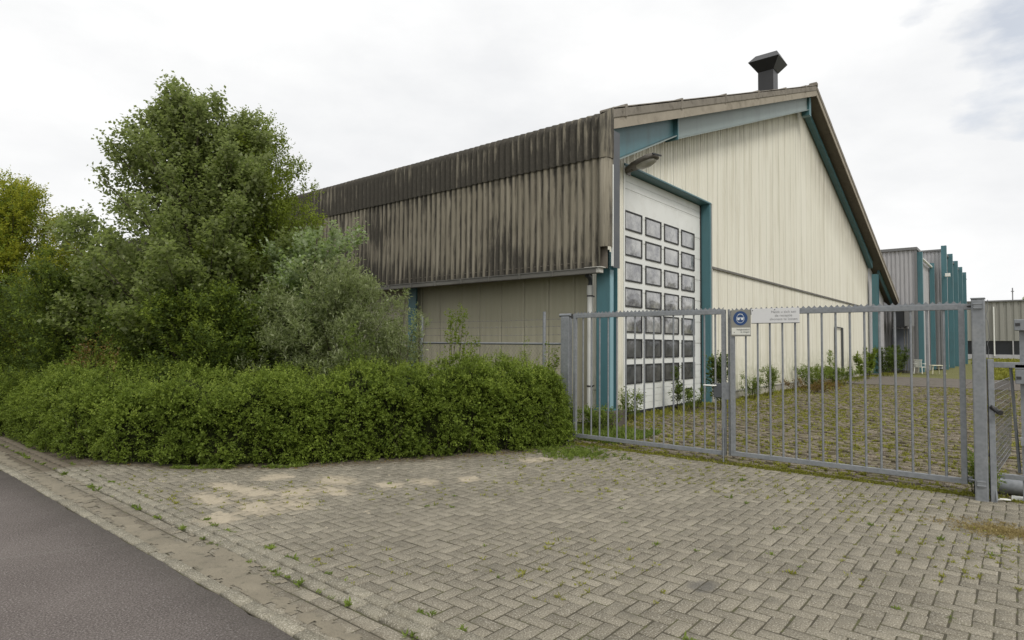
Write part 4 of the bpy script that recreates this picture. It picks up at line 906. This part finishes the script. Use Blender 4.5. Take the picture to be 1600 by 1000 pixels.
V, F, t_ = sprays(P, N_+rng.normal(size=(n, 3))*.6, rng.uniform(.06, .12, n), 8, .034, .62, .8, np.clip(rng.normal(.15, .12, n), 0, 1)); bulk('inner_foliage', V, F, 'hedge_leaf', HG, attrs={'tint': ('FACE', t_)})
n = 3000; s = rng.uniform(0, 1, n)**1.35; th = rng.uniform(.35, 2.3, n); P, N_ = hedge_pt(s, th, rng.uniform(-.01, .06, n)); D = N_*.5+np.array([0, 0, .6])+rng.normal(size=(n, 3))*.4
V, F, t_ = sprays(P, D, rng.uniform(.06, .15, n)*(1+.5*(rng.random(n) < .1)), 11, .028, .6, .8); bulk('new_shoots', V, F, 'hedge_tip', HG, attrs={'tint': ('FACE', t_)})
# end cap and core: solid dark hull added so the gaps read as shade
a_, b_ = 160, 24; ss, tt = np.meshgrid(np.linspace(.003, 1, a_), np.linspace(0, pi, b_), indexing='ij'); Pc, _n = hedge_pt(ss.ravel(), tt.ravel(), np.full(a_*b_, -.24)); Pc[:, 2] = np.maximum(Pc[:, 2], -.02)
i, j = np.meshgrid(range(a_-1), range(b_-1), indexing='ij'); i = i.ravel(); j = j.ravel(); F = np.stack([i*b_+j, (i+1)*b_+j, (i+1)*b_+j+1, i*b_+j+1], -1); bulk('dark_hull', Pc, F, 'hedge_core', HG, smooth=True)
n = 2600; c0 = HP[0]+Nn[0]*(-.95); r_ = rng.uniform(0, 1, n)**.5; th = rng.uniform(0, pi, n)   # rounded end towards the gate
off = np.cos(th)*.78*r_**.6; z = np.sin(th)**.7*1.12*r_; ed = -T_[0]
P = np.stack([c0[0]+Nn[0, 0]*off+ed[0]*.18*(1-r_**3), c0[1]+Nn[0, 1]*off+ed[1]*.18*(1-r_**3), z], 1); P = P+rng.normal(size=P.shape)*.03
D = np.array([ed[0], ed[1], .5])+rng.normal(size=(n, 3))*.5; V, F, t_ = sprays(P, D, rng.uniform(.07, .16, n), 12, .025, .55, .8, np.clip(.5+.5*vnoise(P, 3., 5), 0, 1)); bulk('foliage', V, F, 'hedge_leaf', HG, attrs={'tint': ('FACE', t_)})

# ================================================================== TREES AND SHRUBS
def plantmesh(root, boughs, nspray, leaf, wid, mat, slen, k, lean, tname, trunk=None, spread=.9, dens=.5, twigs=True, rad=.02, droop=0, mat2=None, share2=0):
    """boughs: (start, tip); sprays ride along the outer part of every bough"""
    A = np.array([b_[0] for b_ in boughs]); B = np.array([b_[1] for b_ in boughs]); L_ = np.linalg.norm(B-A, axis=1); pr = L_/L_.sum()
    i = rng.choice(len(boughs), nspray, p=pr); t = 1-rng.uniform(0, 1, nspray)**1.25*.86
    ax_ = norm((B-A)[i]); p = A[i]+(B-A)[i]*t[:, None]; p[:, 2] += np.sin(t*pi)*L_[i]*.07
    sd_ = rng.normal(size=(nspray, 3)); sd_ -= (sd_*ax_).sum(-1, keepdims=True)*ax_; sd_ = norm(sd_)
    wdt = (dens*L_[i]**.6*(1.02-t)**.7*.55+.04)*rng.uniform(.1, 1, nspray)
    p = p+sd_*wdt[:, None]; d = ax_*.9+sd_*.55+np.array(lean)+rng.normal(size=(nspray, 3))*.3; d[:, 2] -= droop
    p[:, 2] = np.maximum(p[:, 2], .05)
    cl = np.clip(.5+.5*vnoise(p, 1.6, 41)+rng.normal(0, .2, nspray), 0, 1)
    V, F, tn = sprays(p, d, slen*rng.uniform(.6, 1.3, nspray), k, leaf, wid, spread, cl)
    mi = (np.repeat(rng.uniform(0, 1, nspray), k) < share2).astype(int) if mat2 else None
    bulk('foliage' if tname != 'crown' else 'crown', V, F, [mat, mat2] if mat2 else mat, root, attrs={'tint': ('FACE', tn)}, mi=mi)
    mb = MB()
    if trunk: mb.tube(trunk[0], trunk[1], 10); mb.build('trunk', 'bark', root); mb = MB()
    for (a, b_) in boughs:
        a = Vector(a); b_ = Vector(b_); m_ = (a+b_)/2; m_.z += (b_-a).length*.07; mb.tube([a, m_, b_], [rad, rad*.6, rad*.2], 5, cap=False)
    mb.build('limbs', 'bark' if trunk else 'twig', root)
def crown(root_xy, axis_top, prof, n, lean, r0=.35, seed=1, up=.95, zb=.35):
    """prof: list (z, left, right, depth) half widths seen from the road; returns boughs"""
    r = np.random.default_rng(seed); out = []; base = Vector((*root_xy, 0)); topz = axis_top.z
    Rv = Vector((vx, ux, 0)); Fv = Vector((vy, uy, 0)); zs = [p[0] for p in prof]
    for k in range(n):
        z = r.uniform(prof[0][0], topz)**1.0; a = r.uniform(0, 2*pi)
        lw = np.interp(z, zs, [p[1] for p in prof]); rw = np.interp(z, zs, [p[2] for p in prof]); dw = np.interp(z, zs, [p[3] for p in prof])
        cc = cos(a); w_ = (rw if cc > 0 else lw); q = r.uniform(.66, 1.15)
        f_ = z/topz; axp = base.lerp(axis_top, f_)
        tip = Vector((axp.x, axp.y, z))+Rv*cc*w_*q+Fv*sin(a)*dw*q+Vector((0, 0, r.uniform(-.1, .25)))
        zs_ = max(zb*.5, z-up*(Vector((tip.x, tip.y))-Vector((axp.x, axp.y))).length-.35-.1*z); f2 = zs_/topz; st = base.lerp(axis_top, f2); st.z = zs_
        out.append((tuple(st), tuple(tip)))
    for k in range(max(3, n//14)):
        tip = axis_top+Vector((r.normal()*.34, r.normal()*.34, r.uniform(-.6, .28))); st = base.lerp(axis_top, .7); out.append((tuple(st), tuple(tip)))
    return out
def rfz(r, f, z): a, b_ = RF(r, f); return Vector((a, b_, z))
def make_tree(name, label, cat, r, f, top, prof, n, nspray, leaf, wid, mat, slen, k, lean=(0, 0, 0), trunk_r=.09, spread=.9, dens=.5, seed=1, droop=0, mat2=None, share2=0, rad=.02):
    xy = RF(r, f); t = thing(name, label, cat, (*xy, 0)); at_ = rfz(*top); bo = crown(xy, at_, prof, n, lean, seed=seed)
    tr = ([Vector((*xy, -.1)), Vector((*xy, 0)).lerp(at_, .3), Vector((*xy, 0)).lerp(at_, .65), at_], [trunk_r, trunk_r*.75, trunk_r*.45, .012]) if trunk_r else None
    plantmesh(t, bo, nspray, leaf, wid, mat, slen, k, lean, 'crown' if trunk_r else 'foliage', tr, spread, dens, rad=rad, droop=droop, mat2=mat2, share2=share2); return t
Ln = np.array([vx, ux, 0])*-.28                                            # wind pushes the shoots to the left
make_tree('poplar_tree', 'tall tree with large blue-green leaves blown to the left, highest of the trees', 'tree', -5.9, 12.0, (-6.45, 12.0, 6.42),
          [(.5, 2.1, 1.6, 1.6), (2.0, 2.2, 2.0, 1.9), (3.0, 2.2, 1.9, 1.9), (4.2, 1.8, 1.8, 1.7), (5.0, 1.35, 1.7, 1.3), (5.8, .85, 1.35, .8), (6.4, .25, .8, .3)],
          145, 12000, .090, .72, 'poplar_leaf', .30, 9, tuple(Ln+[0, 0, .55]), .11, seed=4, rad=.022)
make_tree('birch_tree', 'birch with small yellow-green leaves, crown merging with the tall tree and touching the roof edge', 'tree', -4.95, 12.7, (-5.45, 12.7, 6.25),
          [(1.0, 1.2, 1.0, 1.2), (2.6, 1.5, 1.15, 1.4), (4.0, 1.4, 1.15, 1.4), (5.0, 1.2, 1.0, 1.1), (5.6, 1.0, .75, .8), (6.2, .5, .35, .3)],
          120, 10500, .058, .66, 'birch_leaf', .26, 11, (0, 0, .2), .08, seed=5, rad=.015)
make_tree('white_poplar_shrub', 'young white poplar with pale felted leaves leaning against the dark parapet', 'shrub', -3.95, 11.4, (-3.65, 11.4, 3.6),
          [(1.2, .5, .45, .5), (2.2, .8, .5, .6), (3.0, .9, .45, .5), (3.7, .3, .25, .3)], 40, 1500, .085, .8, 'pale_leaf', .26, 9, (0, 0, .25), .03, seed=8, rad=.010)
make_tree('willow_shrub', 'broad silvery willow shrub with narrow leaves in front of the chain-link fence', 'shrub', -3.1, 10.9, (-3.05, 10.9, 2.8),
          [(.4, 1.7, 1.35, .9), (1.4, 1.9, 1.45, 1.0), (2.1, 1.4, 1.15, .9), (2.7, .7, .5, .6), (3.0, .2, .2, .3)], 80, 4600, .088, .27, 'willow_leaf', .24, 12, (0, 0, .35), 0, spread=.7, seed=9, rad=.010)
make_tree('elder_shrub', 'dark leafy shrub filling the space under the tall tree behind the hedge', 'shrub', -5.4, 10.7, (-5.5, 10.7, 2.5),
          [(.3, 1.9, 1.7, .8), (1.2, 2.1, 1.8, .9), (1.9, 1.6, 1.4, .8), (2.4, .6, .6, .5)], 100, 6500, .062, .6, 'mid_leaf', .24, 10, (0, 0, .2), 0, seed=11, rad=.010, mat2='dark_leaf', share2=.5)
make_tree('dogwood_shrub', 'dark dull green shrub at the far left below the yellow tree', 'shrub', -8.4, 11.6, (-8.6, 11.6, 2.95),
          [(.3, 2.2, 1.5, .9), (1.4, 2.5, 1.6, 1.1), (2.2, 2.0, 1.2, .9), (2.9, .5, .6, .5)], 110, 7500, .062, .55, 'dark_leaf', .24, 10, (0, 0, .2), 0, seed=12, rad=.010, mat2='mid_leaf', share2=.35)
make_tree('hazel_shrub', 'mid green shrub between the yellow tree and the tall tree', 'shrub', -7.5, 12.6, (-7.5, 12.6, 3.2),
          [(.3, 1.0, 1.2, .9), (1.4, 1.3, 1.3, 1.0), (2.3, 1.0, 1.2, .8), (3.1, .4, .5, .4)], 70, 4200, .072, .62, 'mid_leaf', .26, 9, (0, 0, .25), 0, seed=14, rad=.010, mat2='poplar_leaf', share2=.4)
make_tree('honey_locust_tree', 'yellow-leaved tree at the far left edge in front of the sky', 'tree', -12.2, 15.0, (-12.5, 15.0, 5.4),
          [(1.2, 2.2, 1.5, 1.6), (2.6, 2.6, 2.1, 2.0), (3.6, 2.5, 2.15, 2.0), (4.5, 1.9, 1.5, 1.5), (5.3, .5, .6, .6)],
          170, 15000, .070, .6, 'yellow_leaf', .32, 11, (0, 0, .02), .09, seed=15, rad=.016, mat2='mid_leaf', share2=.28)
make_tree('rusty_shrub', 'small shrub with rusty brown leaves behind the hedge at left', 'shrub', -6.75, 9.9, (-6.7, 9.9, 1.75),
          [(.4, .35, .35, .3), (1.2, .35, .3, .3), (1.7, .15, .15, .15)], 16, 220, .05, .5, 'rust_leaf', .2, 9, (0, 0, .3), 0, seed=16, rad=.006, mat2='mid_leaf', share2=.4)
# upright saplings in front of the fence
for q, (r, f, h_, lab, mt, lf, wd, nsp) in enumerate((
        (-1.93, 10.2, 2.50, 'upright silvery willow shoot standing against the second teal column', 'willow_leaf', .075, .30, 150),
        (-1.62, 10.3, 2.30, 'thinner silvery shoot right of the willow, beside the fence post', 'willow_leaf', .07, .30, 90),
        (-1.0, 10.0, 2.18, 'young leafy sapling arching to the right over the fence rail', 'mid_leaf', .060, .5, 150),
        (-.30, 10.1, 1.62, 'low twiggy weed poking out of the hedge top below the fence rail', 'weed_leaf', .045, .45, 70),
        (.25, 10.4, 1.62, 'leafy weed growing out of the hedge beside the fence post', 'mid_leaf', .045, .5, 90),
        (-2.45, 9.7, 1.95, 'tall pale weed with narrow leaves growing through the hedge', 'weed_leaf', .065, .28, 120))):
    xy = RF(r, f); t = thing('sapling', lab, 'sapling', (*xy, 0)); rr = np.random.default_rng(60+q); bo = []
    lean = (.45 if q == 2 else .08)
    for k in range(7):
        dx = lean*rr.uniform(.3, 1.)+rr.normal()*.14; hh = h_*rr.uniform(.72, 1.0); tip = rfz(r+dx, f+rr.normal()*.15, hh); bo.append(((xy[0]+rr.normal()*.05, xy[1]+rr.normal()*.05, .4), tuple(tip)))
    plantmesh(t, bo, nsp, lf, wd, mt, .16, 8, (0, 0, .3), 'foliage', None, .9, .10, rad=.008)

# ================================================================== WEEDS BESIDE THE WAREHOUSE
def weed(name, label, x, y, h_, rad_, nst, mat, leaf, wid, nsp, group=None, slen=.14, seed=0, cat='weed'):
    t = thing(name, label, cat, (x, y, 0), 0, group); rr = np.random.default_rng(seed); bo = []
    for k in range(nst):
        a = rr.uniform(0, 2*pi); q = rr.uniform(.1, 1)**.6*rad_; bo.append(((x+cos(a)*q*.4, y+sin(a)*q*.4, 0), (x+cos(a)*q, min(y+sin(a)*q, 6.93), h_*rr.uniform(.6, 1))))
    plantmesh(t, bo, nsp, leaf, wid, mat, slen, 8, (0, 0, .35), 'foliage', None, .95, .09, rad=.006); return t
G = 'weeds along the gable wall'
weed('nettle', 'clump of narrow leaved weeds at the foot of the corner column, left of the door', 12.0, 6.60, .62, .32, 12, 'weed_leaf', .075, .3, 150, seed=1)
weed('willowherb', 'tall single stem weed with drooping leaves in front of the roller door', 14.75, 6.75, 1.15, .10, 3, 'dark_leaf', .13, .30, 34, slen=.16, seed=2)
weed('bramble', 'dark round leaved bramble climbing the right door jamb', 15.6, 6.05, 1.48, .42, 12, 'dark_leaf', .085, .7, 210, slen=.2, seed=3, cat='bramble')
weed('low_weed', 'low green weeds at the foot of the door beside the bramble', 15.1, 6.5, .5, .5, 12, 'weed_leaf', .06, .4, 160, seed=4)
weed('goldenrod', 'bright green bushy weed by the plinth, first from the door', 19.6, 6.55, .75, .35, 14, 'weed_leaf', .07, .3, 190, seed=5)
weed('goldenrod', 'taller bright green weed by the plinth, second from the door', 21.3, 6.5, .95, .30, 14, 'weed_leaf', .08, .3, 210, seed=6)
weed('goldenrod', 'wide green weed clump right of the bare plinth stretch', 26.2, 6.3, .9, .8, 22, 'weed_leaf', .09, .3, 380, seed=7)
weed('goldenrod', 'wide pale green weed clump under the wall pipe', 30.5, 6.3, .8, 1.3, 26, 'weed_leaf', .10, .3, 440, seed=8)
weed('buddleia', 'tall leafy weed near the right end of the cream wall', 36.2, 6.3, 1.5, .5, 14, 'mid_leaf', .13, .45, 260, seed=9)
weed('buddleia', 'thin arching weed right of the small wall pipe', 29.0, 6.4, 1.5, .35, 6, 'weed_leaf', .10, .35, 70, seed=10)
weed('buddleia', 'dark bush at the foot of the right teal column', 40.2, 5.95, 1.6, .75, 20, 'dark_leaf', .12, .4, 420, seed=12)
weed('buddleia', 'dark upright bush before the grey lean-to wall', 45.5, 6.1, 1.75, .6, 14, 'dark_leaf', .12, .4, 300, seed=13)
weed('low_weed', 'low rusty and green growth along the plinth between the clumps', 24.0, 6.0, .4, 1.2, 24, 'rust_leaf', .07, .4, 240, seed=14)
weed('low_weed', 'green tuft inside the gate against the thick post', 8.78, .46, .42, .12, 10, 'weed_leaf', .06, .35, 60, seed=15)
weed('low_weed', 'green tuft behind the thick post beside the lying pipe', 8.62, .27, .30, .06, 8, 'weed_leaf', .05, .35, 40, seed=16)
weed('low_weed', 'leafy weeds inside the gate at the foot of the concrete footing', 10.2, 6.2, .42, .45, 16, 'weed_leaf', .06, .5, 200, seed=17)
weed('nettle', 'hanging grey-green nettle at the right end of the hedge', 8.15, 6.02, .80, .14, 7, 'willow_leaf', .085, .5, 60, seed=18)
weed('vine', 'small vine climbing the fence post top beside the gate', 8.72, 6.33, 1.85, .06, 4, 'mid_leaf', .05, .6, 60, seed=19, cat='vine')
far_t = [('tree', 'dark treetop far behind the factory roof at the right edge', 150, -2.5, 10.8, 2.5, 'mid_leaf')]
for nm, lb, x, y, h_, rr_, mt in far_t:
    t = thing('distant_tree', lb, 'tree', (x, y, 0)); bo = [((x, y, 5), (x+rr_*cos(a), y+rr_*sin(a), h_-rr_*.5+rr_*.5*sin(a*3))) for a in np.linspace(0, 6.2, 14)]
    plantmesh(t, bo, 500, .5, .7, mt, .9, 8, (0, 0, .2), 'crown', ([(x, y, 0), (x, y, 9)], [.3, .1]), rad=.08)

# ================================================================== GROUND COVER (nobody could count it)
def tufts(name, P, h_, k, mat, label, cat, wid=.12, spread=.8, hv=.4):
    n_ = len(P); base = np.repeat(P, k, 0)+rng.normal(size=(n_*k, 3))*np.array([.012, .012, 0]); d = np.stack([rng.normal(0, spread, n_*k), rng.normal(0, spread, n_*k), np.ones(n_*k)], 1)
    sz = np.repeat(h_*rng.uniform(1-hv, 1+hv, n_), k)*rng.uniform(.6, 1.2, n_*k); V, F = leaves(base, d, sz, wid, .4); tn = np.repeat(rng.uniform(0, .7, n_), k)+rng.uniform(0, .3, n_*k)
    o = bulk(name, V, F, mat, attrs={'tint': ('FACE', tn)}); o['kind'] = 'stuff'; return tag(o, label, cat)
def snap(x, y):   # keep the tufts in the joints
    g_ = .105; a = rng.random(len(x)) < .5; x = np.where(a, np.round((x-2.605)/g_)*g_+2.605, x); y = np.where(~a, np.round((y+3.2)/g_)*g_-3.2, y); return x, y
n = 5200; x = rng.uniform(2.6, 8.6, n); y = rng.uniform(-2.5, 8.6, n); dn = vnoise(np.stack([x, y, x*0], 1), .8, 51)+.35*(x-5)/3; ok = (dn > -.05+rng.uniform(-.2, .5, n)) & (y < np.array([hf(a) for a in x])+.1); x, y = snap(x[ok], y[ok])
tufts('grass', np.stack([x, y, x*0-.004], 1), .024, 9, 'moss_weed', 'tiny yellow-green weeds in the joints of the brick driveway', 'weeds', .28, 1.1, .6)
n = 160; y = rng.uniform(-1.5, 14, n); x = np.where(rng.random(n) < .5, 2.375, 2.603)+rng.normal(0, .012, n); tufts('grass', np.stack([x, y, x*0-.004], 1), .035, 16, 'weed_leaf', 'small green weeds along the double kerb course', 'weeds', .3, 1.2, .6)
n = 55; x = rng.uniform(2.8, 8.4, n); y = rng.uniform(-.2, 6, n); x, y = snap(x, y); tufts('grass', np.stack([x, y, x*0-.004], 1), .032, 16, 'weed_leaf', 'larger scattered green weeds between the driveway bricks', 'weeds', .3, 1.1, .5)
n = 2600; y = rng.uniform(-1.0, 6.1, n); x = 8.58+np.abs(rng.normal(0, .10, n)); tufts('moss', np.stack([x, y, x*0-.01], 1), .030, 8, 'moss_weed', 'mossy strip of weeds along the ground under the gate', 'moss', .4, 1.3, .6)
n = 17000; x = rng.uniform(8.8, 31, n); y = rng.uniform(-3, 6.95, n); dn = vnoise(np.stack([x, y, x*0], 1), .9, 52); ok = dn > rng.uniform(-1.1, .55, n)-.25*(y > 5.2); x = x[ok]; y = y[ok]
x = np.round((x-8.75)/.125)*.125+8.75-.008+rng.normal(0, .007, len(x)); tufts('grass', np.stack([x, y, x*0-.01], 1), .040, 9, 'moss_weed', 'yellow-green weeds covering the joints of the overgrown yard paving', 'weeds', .35, 1.0, .7)
n = 2300; x = rng.uniform(9.2, 46, n); y = 6.9-np.abs(rng.normal(0, .40, n)); y = np.where((x > 12.4) & (x < 17.5), y+.2, y); tufts('grass', np.stack([x, y, x*0-.01], 1), .075, 8, 'moss_weed', 'green grass fringe along the foot of the gable wall', 'grass', .16, .5, .6)
n = 700; x = rng.uniform(9.0, 10.6, n); y = rng.uniform(5.2, 7.4, n); tufts('grass', np.stack([x, y, x*0-.01], 1), .10, 9, 'weed_leaf', 'low grass inside the gate beside the corner footing', 'grass', .2, .8, .6)
n = 900; x = np.abs(rng.normal(0, .32, n)); th = rng.uniform(0, 2*pi, n); tufts('grass', np.stack([7.15+.55*x*np.cos(th), .15+.9*x*np.sin(th), x*0], 1), .022, 8, 'dry_grass', 'dry brown grass patch on the paving at the right edge', 'dry grass', .25, 1.3, .5)
n = 900; x = rng.uniform(3.4, 8.5, n); y = np.array([hf(a) for a in x])-.02-np.abs(rng.normal(0, .07, n)); dn = vnoise(np.stack([x, y, x*0], 1), 1.7, 55); ok = (dn > .25); tufts('grass', np.stack([x[ok], y[ok], x[ok]*0], 1), .045, 9, 'weed_leaf', 'creeping green weeds along the foot of the hedge', 'weeds', .3, 1.1, .5)
n = 420; x = 7.9+rng.normal(0, .28, n); y = 5.35+rng.normal(0, .32, n); tufts('grass', np.stack([x, y, x*0], 1), .045, 9, 'weed_leaf', 'green weed patch on the paving at the gate corner of the hedge', 'weeds', .3, 1.1, .5)
n = 26000; x = rng.uniform(40, 110, n); y = rng.uniform(-40, 5, n)*((x-10)/90); x = 40+(x-40)**1; tufts('grass', np.stack([x, y, x*0-.06], 1), .30, 3, 'moss_weed', 'rough yellow-green meadow beyond the concrete strip', 'meadow', .5, .7, .5)
n = 900; x = rng.uniform(1.94, 2.6, n); y = rng.uniform(7, 16, n); 
# fallen leaves
n = 500; x = rng.uniform(2.7, 8.2, n); y = np.array([hf(a) for a in x])-np.abs(rng.normal(0, .16, n)); V, F = leaves(np.stack([x, y, x*0+.008], 1), np.stack([rng.normal(size=n), rng.normal(size=n), rng.normal(0, .15, n)], 1), rng.uniform(.012, .03, n), .6, N=np.tile([0, 0, 1.], (n, 1)))
o = bulk('leaf_litter', V, F, 'rust_leaf', attrs={'tint': ('FACE', rng.uniform(0, 1, n))}); o['kind'] = 'stuff'; tag(o, 'brown leaf litter scattered on the paving along the hedge', 'leaf litter')
